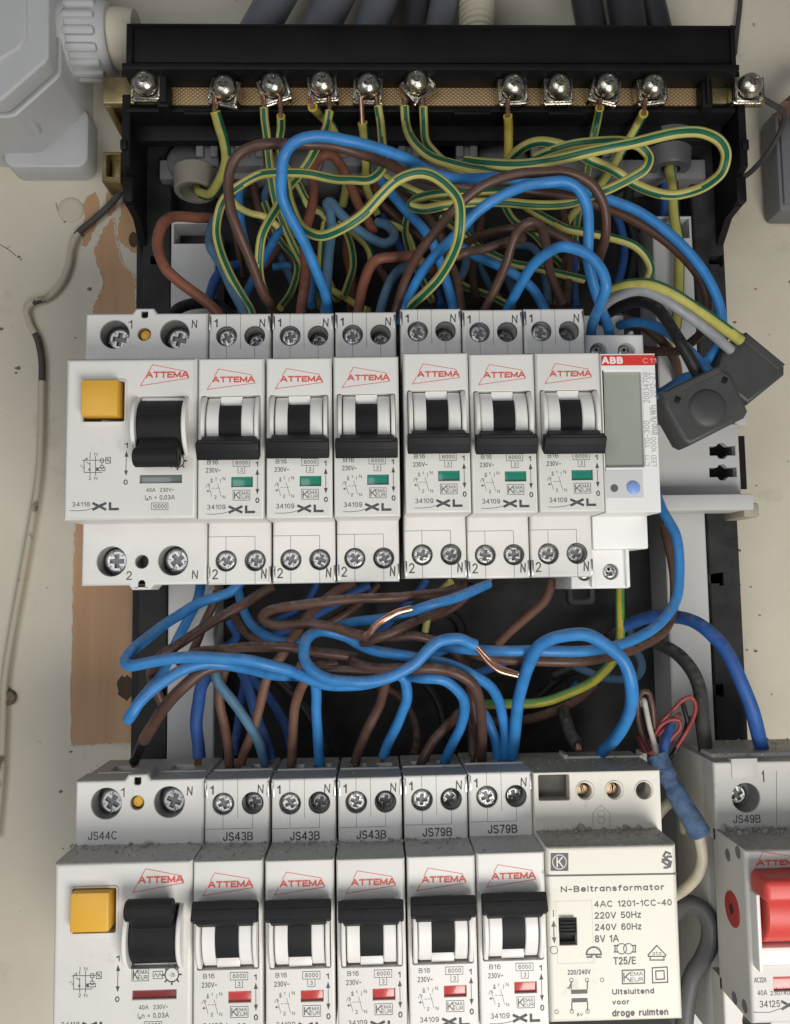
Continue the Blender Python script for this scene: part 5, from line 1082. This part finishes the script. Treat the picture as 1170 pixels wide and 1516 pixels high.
wire('gb', 14.5, 'dusty blue wire with a flat loop in the middle above the third breaker', '480,474,28 484,432,32 488,373,36 491,335,38 488,312,38 483,301,38 490,299,38 507,318,38 530,339,38 553,355,38 570,361,37 582,355,37 584,344,38 574,334,40 558,329,42')
wire('rb', 15.5, 'red brown wire bent over from the third breaker to the right', '527,482,27 532,452,28 538,420,29 547,396,29 562,383,29 587,379,29 608,381,31 626,390,34 645,404,40 660,412,46')
wire('gb', 14, 'dusty blue wire beside the red brown bend above the third breaker', '560,482,27 565,456,28 571,430,30 584,407,33 602,393,36 630,390,44')
wire('gb', 13, 'dusty blue short bend low behind the foot of the large earth loop', '668,425,44 680,412,42 688,395,42 690,374,44 684,358,48')
wire('gb', 11, 'dim grey blue wire slanting deep behind the hairpin', '700,375,60 712,398,60 724,421,58 745,450,54')
wire('gb', 12, 'dim grey blue wire arching deep between hairpin and blue bend', '765,362,54 785,365,52 800,385,50 808,415,48 812,448,44')
wire('nb', 13, 'dim blue upright wire behind the blue arch near the meter', '853,360,58 851,390,56 850,420,54 852,456,48')
wire('nb', 14, 'dim blue wire hanging beside the long earth wire under the grommet', '987,245,66 985,300,66 983,347,66 979,411,66 976,470,66 975,540,68')
wire('br', 13, 'dim brown wire hanging beside the long earth wire under the grommet', '998,250,64 999,300,66 996,360,68 988,405,68 980,460,68')
wire('br', 12, 'dim brown wire low above the sixth breaker', '845,380,50 842,410,48 838,452,42')
wire('br', 13, 'dark brown wire arching in the shade over the fourth breaker', '585,286,64 610,305,62 634,322,60 655,350,60 660,400,60')
wire('br', 13, 'dark brown wire slanting in the deep shade right of the dusty blue loop', '530,280,66 560,300,66 590,325,66 620,350,66 650,372,66')
wire('bk', 17, 'black cable curving low behind the wide upper unit', '250,470,46 268,455,48 292,449,50 320,452,52 350,470,54', name='black_cable')

# --- deep tangle behind the front loops
random.seed(9)
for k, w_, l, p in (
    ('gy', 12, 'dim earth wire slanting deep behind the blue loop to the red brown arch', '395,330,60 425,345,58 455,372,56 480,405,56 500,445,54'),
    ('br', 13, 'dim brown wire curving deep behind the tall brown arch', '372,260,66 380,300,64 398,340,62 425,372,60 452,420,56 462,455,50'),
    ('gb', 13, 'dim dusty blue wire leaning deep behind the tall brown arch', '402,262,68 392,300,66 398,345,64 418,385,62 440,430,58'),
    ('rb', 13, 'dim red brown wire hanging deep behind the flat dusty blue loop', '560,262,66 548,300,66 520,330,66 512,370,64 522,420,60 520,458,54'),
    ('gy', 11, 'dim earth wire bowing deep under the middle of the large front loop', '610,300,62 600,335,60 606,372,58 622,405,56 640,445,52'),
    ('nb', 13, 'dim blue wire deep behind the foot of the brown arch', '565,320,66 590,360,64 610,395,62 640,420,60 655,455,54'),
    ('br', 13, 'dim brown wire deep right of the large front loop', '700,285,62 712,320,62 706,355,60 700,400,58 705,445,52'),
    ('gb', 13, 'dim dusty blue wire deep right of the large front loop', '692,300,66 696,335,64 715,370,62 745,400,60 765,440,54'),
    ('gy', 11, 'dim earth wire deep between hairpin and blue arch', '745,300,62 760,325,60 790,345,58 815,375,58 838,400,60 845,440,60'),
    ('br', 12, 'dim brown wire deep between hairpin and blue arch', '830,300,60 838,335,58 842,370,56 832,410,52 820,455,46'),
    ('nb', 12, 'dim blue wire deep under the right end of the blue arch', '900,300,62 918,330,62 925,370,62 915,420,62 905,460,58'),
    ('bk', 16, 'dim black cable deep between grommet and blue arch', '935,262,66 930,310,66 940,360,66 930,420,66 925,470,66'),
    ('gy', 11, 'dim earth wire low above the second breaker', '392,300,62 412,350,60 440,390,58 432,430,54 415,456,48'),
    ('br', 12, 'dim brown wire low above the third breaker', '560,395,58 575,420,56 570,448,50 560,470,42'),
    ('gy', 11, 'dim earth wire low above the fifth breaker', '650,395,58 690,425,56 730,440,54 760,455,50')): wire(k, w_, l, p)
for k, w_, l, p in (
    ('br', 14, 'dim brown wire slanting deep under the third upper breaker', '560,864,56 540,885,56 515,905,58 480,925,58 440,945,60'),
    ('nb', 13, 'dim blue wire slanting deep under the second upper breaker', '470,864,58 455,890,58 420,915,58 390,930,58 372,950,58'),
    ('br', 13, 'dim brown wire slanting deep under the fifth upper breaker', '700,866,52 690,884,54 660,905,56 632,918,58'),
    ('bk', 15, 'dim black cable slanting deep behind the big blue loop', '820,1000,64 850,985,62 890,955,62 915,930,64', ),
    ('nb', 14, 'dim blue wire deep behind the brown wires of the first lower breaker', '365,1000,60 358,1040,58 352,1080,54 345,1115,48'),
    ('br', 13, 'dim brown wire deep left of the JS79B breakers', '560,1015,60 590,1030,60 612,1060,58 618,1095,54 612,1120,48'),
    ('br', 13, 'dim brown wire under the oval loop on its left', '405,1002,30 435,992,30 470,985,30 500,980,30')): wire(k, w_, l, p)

# --- wires at the meter and the two dark connectors
wire('go', 17, 'thick earth wire from behind the meter to the far dark connector', '884,440,18 903,430,10 928,422,4 959,422,0 1000,437,-1 1036,459,2 1069,483,6 1096,503,10', ang=60, twist=.4)
wire('gr', 15, 'grey wire under the thick earth wire, running to the far connector', '884,470,22 895,452,14 914,438,7 944,431,2 974,439,0 1010,460,0 1046,486,4 1082,518,10')
wire('bk', 17, 'black wire bending down to the near dark connector', '890,474,32 902,462,26 924,451,20 954,449,14 977,460,10 997,486,7 1013,515,5 1034,556,6')
wire('bl', 15, 'blue wire from behind the meter to the near connector', '905,488,38 923,481,32 954,477,26 985,489,20 1008,508,14 1030,530,10 1052,553,8')
wire('bl', 14, 'blue wire entering the near connector from the left', '970,586,44 984,577,34 1000,568,24 1016,559,16 1030,556,12')
wire('br', 14, 'brown wire arching in the shade right of the meter', '915,470,46 945,480,44 972,496,42 992,520,46 1002,545,54 1004,575,62 1000,610,66')
def connector(label, out, Y, th_, feats):
    o = thing('connector', label, 'connector', U(*out[0], Y+th_), 'dark grey wire connectors')
    P = [(U(a, c_, Y).x, U(a, c_, Y).z) for a, c_ in out]
    b = MB(); b.plate(P, [], Y, Y+th_, [(1.1, 0), (.6, .2), (.2, .6), (0, 1.1)], back=True); link('shell', b, CONN, o)
    feats(o); return o
CONN = mat('connector_plastic', (.058, .058, .058), .5, noise=.15, nscale=120, bump=.2, bscale=2200)
CONN2 = mat('connector_relief', (.075, .075, .075), .45)
def f1(o):
    Y = 2; c = U(1048, 604, Y); b = MB(); b.lathe((c.x, Y+.3, c.z), (0, -1, 0), [(0, 5.4), (.5, 5.1), (1.0, 4.0), (1.25, 2.2), (1.3, .1)], 30); link('thumb_boss', b, CONN, o)
    b = MB(); q = [U(981, 580, Y-.8), U(1066, 540, Y-.8), U(1071, 549, Y-.8), U(986, 590, Y-.8)]; b.plate([(p.x, p.z) for p in q], [], Y-.8, Y+3, [(.5, 0), (0, .5)]); link('hinge_bar', b, CONN, o)
    for px, py in ((1003, 592), (1073, 563)):
        c = U(px, py, Y); M = Matrix.Translation((c.x, 0, c.z)) @ Matrix.Rotation(.42, 4, 'Y'); b = MB().box(-.8, .8, Y-.15, Y+1, -1.0, 1.0, .2, M=M); link('latch_slot', b, BASEBLK, o)
    c = U(1092, 607, Y); b = MB(); b.ring((c.x, c.z), 1.5, .22, Y-.03, n=18); b.text('U', c.x-.5, c.x+.5, c.z-.7, c.z+.7, Y-.03)
    link('approval_mark', b, CONN2, o, smooth=False)
connector('near dark grey square connector with a round thumb boss, right of the meter', [(981, 586), (1069, 545), (1083, 552), (1090, 566), (1109, 608), (1104, 618), (1023, 659), (1013, 654), (985, 604)], 2, 9, f1)
def f2(o):
    Y = 14; b = MB(); q = [U(1104, 492, Y), U(1162, 540, Y), U(1152, 549, Y), U(1097, 503, Y)]; b.plate([(p.x, p.z) for p in q], [], Y-.8, Y+2, [(.5, 0), (0, .5)]); link('hinge_bar', b, CONN, o)
connector('far dark grey square connector behind the other one, against the cream wall', [(1101, 491), (1163, 542), (1163, 554), (1109, 598), (1058, 560), (1070, 520)], 14, 10, f2)

# --- zone between the rows
wire('bl', 16.5, 'long blue wire bent out over the wood at the left and back across the middle', '356,862,30 345,873,30 325,882,30 298,893,28 270,908,25 255,917,23 225,938,17 207,953,12 191,970,7 186,979,5 193,985,4 223,980,3 266,975,2 320,974,1 362,976,1 394,983,2 420,991,4 450,1003,8 478,1011,12 507,1015,16 545,1013,18 580,1002,20 610,985,22 640,968,25 668,958,28')
wire('bl', 16.5, 'blue wire with a stripped end making the oval loop in the middle', '703,955,2 690,949,1 675,946,0 651,950,0 632,963,0 612,984,0 584,1001,0 550,1009,0 515,1009,0 483,1003,1 462,991,2 451,973,4 451,953,6 460,939,9 472,934,12 490,937,14 513,943,15 530,953,14 550,961,12 592,970,10 620,975,9 648,979,8 689,993,10 718,1010,13 735,1032,18 744,1055,24 748,1085,29 748,1126,33 748,1136,34', ['702,957,2 712,968,2 722,980,2 738,993,2 766,1001,3', '704,954,3 716,967,3.6 727,978,4 741,988,4 768,998,4'], tipw=.4)
wire('bl', 15.5, 'blue wire dropping from the oval loop to the first JS79B breaker', '606,1001,14 622,1003,9 645,1005,7 664,1012,8 682,1027,11 689,1047,16 684,1073,22 671,1099,28 660,1124,33 657,1136,34')
wire('br', 15.5, 'brown wire bending over from the middle down to the last lower breaker', '521,973,16 524,980,13 535,985,11 560,990,9 592,989,7 620,989,5 650,991,5 680,998,5 700,1013,7 710,1040,12 713,1075,20 714,1105,28 714,1128,33 714,1137,34')
wire('bl', 15, 'blue wire along the upper unit with a frayed end under the fifth breaker', '502,926,24 520,921,20 560,917,15 600,909,11 644,894,9 675,884,12 702,874,18 722,865,24', ['718,866,23 726,858,26'], tipw=.5)
wire('br', 14.5, 'brown wire folded back in a flat loop under the second upper breaker', '686,866,24 672,872,20 650,877,16 610,882,14 571,885,12 507,889,11 453,894,11 417,899,13 396,906,15 390,916,16 400,924,15 432,924,13 464,924,11 496,929,9 522,938,7 543,942,5', ['541,942,4 548,937,3 556,927,2 570,917,1 588,907,1 610,901,1'], tipw=.72)
wire('br', 14.5, 'brown wire swinging right from the stripped copper end', '664,897,24 650,904,18 625,916,12 600,927,9 575,938,8 553,946,9 535,955,14')
wire('br', 14, 'brown wire humped over behind the oval blue loop', '556,955,16 572,948,14 590,943,13 614,941,13 636,945,14 655,953,16 672,965,18 686,981,20 694,1003,24 698,1030,30 704,1070,33')
wire('br', 15, 'brown wire lying level across the left half behind the blue one', '262,980,20 280,971,19 296,966,17 309,964,15 340,960,12 362,958,11 400,958,11 425,959,12 464,963,13 500,968,14 528,973,15')
wire('br', 15, 'brown wire slanting up right from the frame to the first upper breaker', '246,1052,36 232,1025,33 224,998,30 230,980,26 243,968,24 255,960,24 298,932,26 352,899,28 380,882,30 405,868,30')
wire('br', 14, 'brown wire in the middle running level under the oval loop', '440,985,20 470,990,20 510,992,21 550,994,21 590,996,22')
wire('bl', 16, 'blue wire folded in a sharp bend low over the wood at the left', '298,862,40 292,893,38 276,922,36 262,947,34 248,978,32 236,1004,29 220,1024,24 203,1044,17 191,1060,9 190,1064,7 196,1057,6 208,1040,6 240,1010,6 270,991,6 300,984,7 340,985,10 370,990,16 400,998,24 430,1001,29 470,1003,34')
o_ = wire('br', 18, 'brown sheathed wire sloping down left to the lower yellow button unit', '340,985,14 325,987,13 298,996,12 266,1021,12 246,1045,15 226,1075,20 213,1096,25')
wire('bk', 15, 'black wire end coming out of the brown sheath at the lower left unit', '216,1090,25 209,1104,28 203,1118,31 199,1127,33', ['201,1122,32 198,1133,34'], tipw=.7)
wire('nb', 18.5, 'thick blue wire standing in front of the left upright', '322,985,40 308,1000,38 298,1016,36 294,1040,35 292,1064,34 293,1095,34 295,1122,33', ['294,1118,33 293,1133,34'], tipw=.6)
wire('lb', 14.5, 'left worn brown wire rising from the first lower breaker', '334,985,30 328,1010,31 326,1042,32 333,1075,33 338,1105,33 340,1142,34')
wire('lb', 14.5, 'worn brown wire curving from the first lower breaker up to the upper row', '525,862,34 512,868,34 496,877,33 464,904,31 440,935,28 420,965,26 400,995,25 386,1042,27 373,1088,30 358,1125,33 354,1142,34')
wire('gb', 15, 'faded blue wire slanting into the first lower breaker', '316,985,20 320,1000,20 332,1021,22 350,1046,24 362,1064,26 382,1098,30 393,1130,33 395,1142,34')
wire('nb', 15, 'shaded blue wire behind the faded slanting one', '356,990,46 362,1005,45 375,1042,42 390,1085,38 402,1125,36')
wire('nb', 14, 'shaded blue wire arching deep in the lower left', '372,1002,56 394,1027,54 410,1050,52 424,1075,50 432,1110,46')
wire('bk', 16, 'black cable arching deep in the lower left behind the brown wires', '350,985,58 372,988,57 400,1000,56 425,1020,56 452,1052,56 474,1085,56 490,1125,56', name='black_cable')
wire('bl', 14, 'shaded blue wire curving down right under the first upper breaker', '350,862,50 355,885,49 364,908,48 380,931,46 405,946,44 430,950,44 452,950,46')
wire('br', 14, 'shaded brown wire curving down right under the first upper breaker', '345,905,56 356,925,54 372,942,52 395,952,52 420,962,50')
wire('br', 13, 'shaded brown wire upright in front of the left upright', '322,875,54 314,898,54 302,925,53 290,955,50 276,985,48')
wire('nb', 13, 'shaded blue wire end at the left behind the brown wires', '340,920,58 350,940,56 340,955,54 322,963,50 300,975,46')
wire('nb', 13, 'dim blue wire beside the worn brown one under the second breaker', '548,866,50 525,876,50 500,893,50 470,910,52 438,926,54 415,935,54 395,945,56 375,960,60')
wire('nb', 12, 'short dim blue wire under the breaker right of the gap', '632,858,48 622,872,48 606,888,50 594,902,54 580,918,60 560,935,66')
wire('gy', 12, 'short earth wire stub right under the breaker right of the gap', '668,862,44 660,869,46 648,880,50 636,905,56 630,935,58', ang=70)
wire('lb', 14.5, 'brown wire of the second lower breaker', '456,1000,18 450,1011,20 443,1026,24 438,1045,27 434,1085,31 431,1130,33 431,1142,34')
wire('bl', 15.5, 'blue wire of the second lower breaker, straight down from the oval loop', '467,1003,20 468,1030,24 468,1053,27 470,1085,31 474,1125,33 475,1138,34')
wire('br', 15, 'brown wire of the third lower breaker', '572,1000,20 569,1017,22 562,1045,26 551,1067,28 541,1087,30 530,1114,32 526,1130,33', ['526,1126,33 525,1140,34'], tipw=.4)
wire('bl', 15.5, 'blue wire of the third lower breaker, curving from under the oval loop', '592,1000,14 600,1008,15 602,1032,18 596,1052,22 588,1072,26 576,1100,31 568,1119,33', ['569,1116,33 566,1127,34'], tipw=.45)
wire('br', 15, 'brown wire slanting into the first JS79B breaker', '700,1038,40 690,1048,38 676,1061,35 660,1076,33 644,1095,33 630,1118,33 622,1136,34')
wire('br', 14, 'brown wire with a bare copper end at the last lower breaker', '694,1052,40 697,1068,38 699,1092,36 701,1118,34', ['701,1114,34 701,1134,35'], tipw=.6)
wire('bl', 15.5, 'blue wire tucked between brown and blue at the last lower breaker', '700,1036,34 712,1052,32 722,1067,31 733,1093,32 738,1120,33 739,1136,34')
wire('bl', 18.5, 'thick blue wire making the big loop over the cream transformer', '757,1138,34 760,1115,31 764,1072,24 769,1028,17 782,984,9 802,956,4 832,941,1 868,939,-1 897,955,-2 922,980,-2 935,1012,0 935,1045,6 923,1077,14 908,1096,22 897,1108,28 890,1117,33')
wire('bl', 15.5, 'long blue wire hanging right of the meter and crossing behind the big loop', '955,690,40 978,745,34 990,770,32 1001,797,30 1006,847,28 1001,890,26 975,924,23 925,952,18 868,964,12 820,965,10 778,963,10 716,962,11 678,960,14 640,955,20')
wire('br', 15, 'brown wire running beside the long blue one behind the big loop', '984,780,44 998,850,40 996,905,36 982,937,32 950,956,28 918,968,23 882,975,17 840,980,14 778,979,14 730,974,15 690,965,20')
wire('nb', 20, 'thick navy cable curving down to the main switch', '918,930,58 936,923,54 967,912,46 1004,913,38 1037,926,30 1066,954,25 1088,989,22 1108,1033,22 1120,1073,24 1128,1105,29 1130,1120,32', name='blue_cable', cat='cable')
wire('dg', 20, 'thick dusty black cable curving down to the main switch', '950,945,58 975,953,52 1004,969,44 1026,997,37 1037,1031,32 1042,1073,30 1045,1108,33 1045,1125,35', name='black_cable', cat='cable')
wire('lg', 14, 'earth wire turning from yellow to green as it sweeps left above the transformer', '918,868,58 918,905,57 917,943,55 911,975,50 882,1007,46 840,1027,43 800,1039,42 755,1043,42 722,1043,44 700,1040,48', ang=75, twist=1.5)
wire('lb', 14, 'worn brown wire hanging from the meter into the dark', '817,858,46 815,872,46 807,889,47 780,913,50 758,933,53 737,953,56')
wire('lb', 14, 'worn brown wire sweeping left below the green earth wire', '880,1012,54 860,1032,52 822,1051,48 789,1063,46 755,1069,46 725,1068,48')
wire('dg', 18, 'dusty grey cut cable with a copper end behind the transformer', '834,1052,46 838,1067,42 846,1087,37 855,1102,33', ['853,1097,34 857,1112,32'], tipw=.55, name='cut_cable')
wire('gb', 13, 'dusty blue wire with a small loop low right of the big blue loop', '850,985,58 880,998,57 900,1004,56 925,1006,56 943,1001,56 949,985,57 941,960,59 932,930,62')
wire('nb', 13, 'dim blue wire slanting behind the crossing wires', '700,998,56 724,990,54 745,980,52 770,975,52')
wire('nb', 12, 'dim blue wire deep in the dark under the big blue loop', '855,1010,64 842,1030,64 836,1060,64')
wire('bk', 14, 'black wire lying in the dark under the oval loop', '630,1010,66 650,1040,66 660,1080,66 672,1120,66')
wire('bk', 12, 'black wire slanting in the dark right of the stripped copper', '870,985,66 835,1000,66 800,1030,66 770,1060,66')

# --- thin leads, sleeve and cream cable beside the transformer
wire('br', 9, 'thin brown lead bent in a tall loop above the blue sleeve', '962,1112,28 950,1085,28 944,1060,28 946,1035,27 952,1024,26 960,1026,26 965,1042,26 967,1065,27 972,1100,27')
wire('wh', 8, 'thin white lead running down into the blue sleeve', '948,1044,28 953,1036,26 957,1052,25 963,1078,24 972,1112,23 975,1128,23')
wire('rd', 5.8, 'thin red lead making the tall loop at the right', '962,1096,30 975,1073,29 1000,1048,28 1012,1036,27 1023,1032,27 1030,1043,27 1026,1064,27 1014,1088,27 1002,1106,28')
wire('rd', 5.8, 'thin red lead making the short inner loop', '968,1090,26 980,1073,26 995,1065,25 1005,1067,25 1007,1078,25 997,1090,26 985,1104,27')
wire('rd', 5.8, 'thin red lead crossing low behind the inner loop', '960,1100,33 978,1084,32 993,1068,31 1008,1056,31')
wire('bk', 7, 'thin black lead hanging inside the tall red loop', '1010,1038,29 1014,1052,28 1019,1075,28 1008,1096,29 998,1116,30')
wire('bk', 7, 'thin black lead curving low beside the red loops', '1020,1060,33 1014,1085,32 1000,1110,31 992,1122,30')
wire('nb', 13, 'short blue wire dropping into the blue sleeve', '994,1072,28 990,1086,26 984,1104,24 982,1124,23')
c = U(952, 1102, 30); b = MB(); b.plate([(U(a, d_, 30).x, U(a, d_, 30).z) for a, d_ in ((946, 1092), (964, 1098), (978, 1110), (974, 1124), (956, 1116))], [], 30, 34, [(.6, 0), (0, .6)], back=True); o = link('red_sleeve', b, WM['rd'], origin=(c.x, 32, c.z)); tag(o, 'short red plastic sleeve at the back corner of the transformer', 'sleeve')
P = pts3('972,1117,21 980,1136,20 990,1155,18 1000,1172,17 1010,1190,16 1024,1212,15 1037,1234,15'); C = catmull(P, 5); k = len(C)
rs = [(2.5+(.5 if i < k*.3 else -.25 if i < k*.45 else .55*(i/k)))*1.0 for i in range(k)]
b = MB().tube(C, rs, 18); o = link('splice_sleeve', b, mat('sleeve_blue', (.085, .15, .27), .8, noise=.45, nscale=420, bump=.6), origin=P[0], angle=70); tag(o, 'dusty blue crimp sleeve slanting between the transformer and the main switch', 'splice sleeve')
wire('cr', 16, 'cream cable coming out of the lower end of the blue sleeve', '1033,1228,15 1038,1250,16 1040,1272,17 1034,1294,18 1020,1310,20 1000,1326,24 980,1340,28', name='cream_cable', cat='cable')
wire('cr', 16, 'cream cable passing behind the upper half of the blue sleeve', '970,1212,40 985,1194,38 1000,1186,38 1010,1200,40 1014,1230,44', name='cream_cable', cat='cable')
wire('gs', 26, 'thick grey hose curling down between the transformer and the main switch', '985,1372,34 1000,1348,30 1018,1339,27 1036,1346,25 1050,1368,24 1052,1394,25 1042,1420,27 1026,1444,30 1016,1478,32 1012,1540,34', name='grey_hose', cat='hose')

# --- cables on the wall
def paint_cable():
    m = bpy.data.materials.new('overpainted_cable'); m.use_nodes = True; nt = m.node_tree; L = nt.links.new; b = nt.nodes['Principled BSDF']; b.inputs['Roughness'].default_value = .6
    tc = nt.nodes.new('ShaderNodeTexCoord'); n = nt.nodes.new('ShaderNodeTexNoise'); n.inputs['Scale'].default_value = 75; n.inputs['Detail'].default_value = 7; L(tc.outputs['Object'], n.inputs['Vector'])
    r = nt.nodes.new('ShaderNodeValToRGB'); e = r.color_ramp.elements; e[0].position = .34; e[1].position = .40; e[0].color = (.12, .105, .08, 1); e[1].color = (.50, .45, .345, 1)
    L(n.outputs['Fac'], r.inputs['Fac']); L(r.outputs['Color'], b.inputs['Base Color']); return m
P = pts3('185,262,72 178,284,76 160,306,79.5 138,326,80 116,345,80 106,368,80 102,392,80 90,420,80 70,440,80 48,448,80 40,458,80 44,478,80 56,503,80 62,535,80 62,580,80 61,640,80 58,700,80 48,770,80 30,870,80 14,960,80 7,1010,80 5,1070,80 2,1150,80 -6,1240,80')
C = catmull(P, 6); mb = MB(); r = 1.2
mb.tube(C, r, 14)
for i, f in enumerate(mb.f):
    a = mb.v[f[0]]; py_ = a.z
    z = lambda y: U(60, y, 80).z
    seg = i//14
    if z(345) < py_ or z(560) < py_ < z(492) or z(458) < py_ < z(446) and a.x > U(52, 450, 80).x: mb.m[i] = 1
o = link('wall_cable', mb, [paint_cable(), mat('bare_cable', (.075, .068, .06), .6, noise=.3, nscale=200)], origin=P[3], angle=70); tag(o, 'half overpainted grey cable snaking down the cream wall at the left', 'cable')
c = U(9, 1034, 79); b = MB(); b.lathe((c.x, 81.5, c.z), (0, -1, 0), [(0, 2.7), (1.6, 2.6), (2.1, 2.1), (2.1, 1.3), (1.5, 1.1)], 20); o = link('nail_plug', b, mat('rusty_paint', (.22, .17, .11), .8, noise=.5, nscale=600), origin=(c.x, 80, c.z)); tag(o, 'small rusty nail plug on the wall beside the painted cable', 'plug')
wire('dg', 8, 'thin dark wire from the rightmost brass terminal hanging to the side arm', '1118,140,44 1140,152,48 1160,166,54 1158,190,62 1140,222,66 1118,248,66 1104,260,62 1090,266,58')
wire('dg', 7, 'thin dark wire running up the wall behind the right end of the carrier', '1098,-40,80 1096,10,80 1092,40,80 1088,80,80')
P = pts3('1200,120,70 1180,150,66 1164,164,62'); b = MB().tube(catmull(P, 5), 3.4, 14); o = link('rusty_pipe', b, mat('rust', (.20, .12, .08), .8, noise=.5, nscale=200), origin=P[0]); tag(o, 'rust brown pipe end at the right edge level with the brass bar', 'pipe')
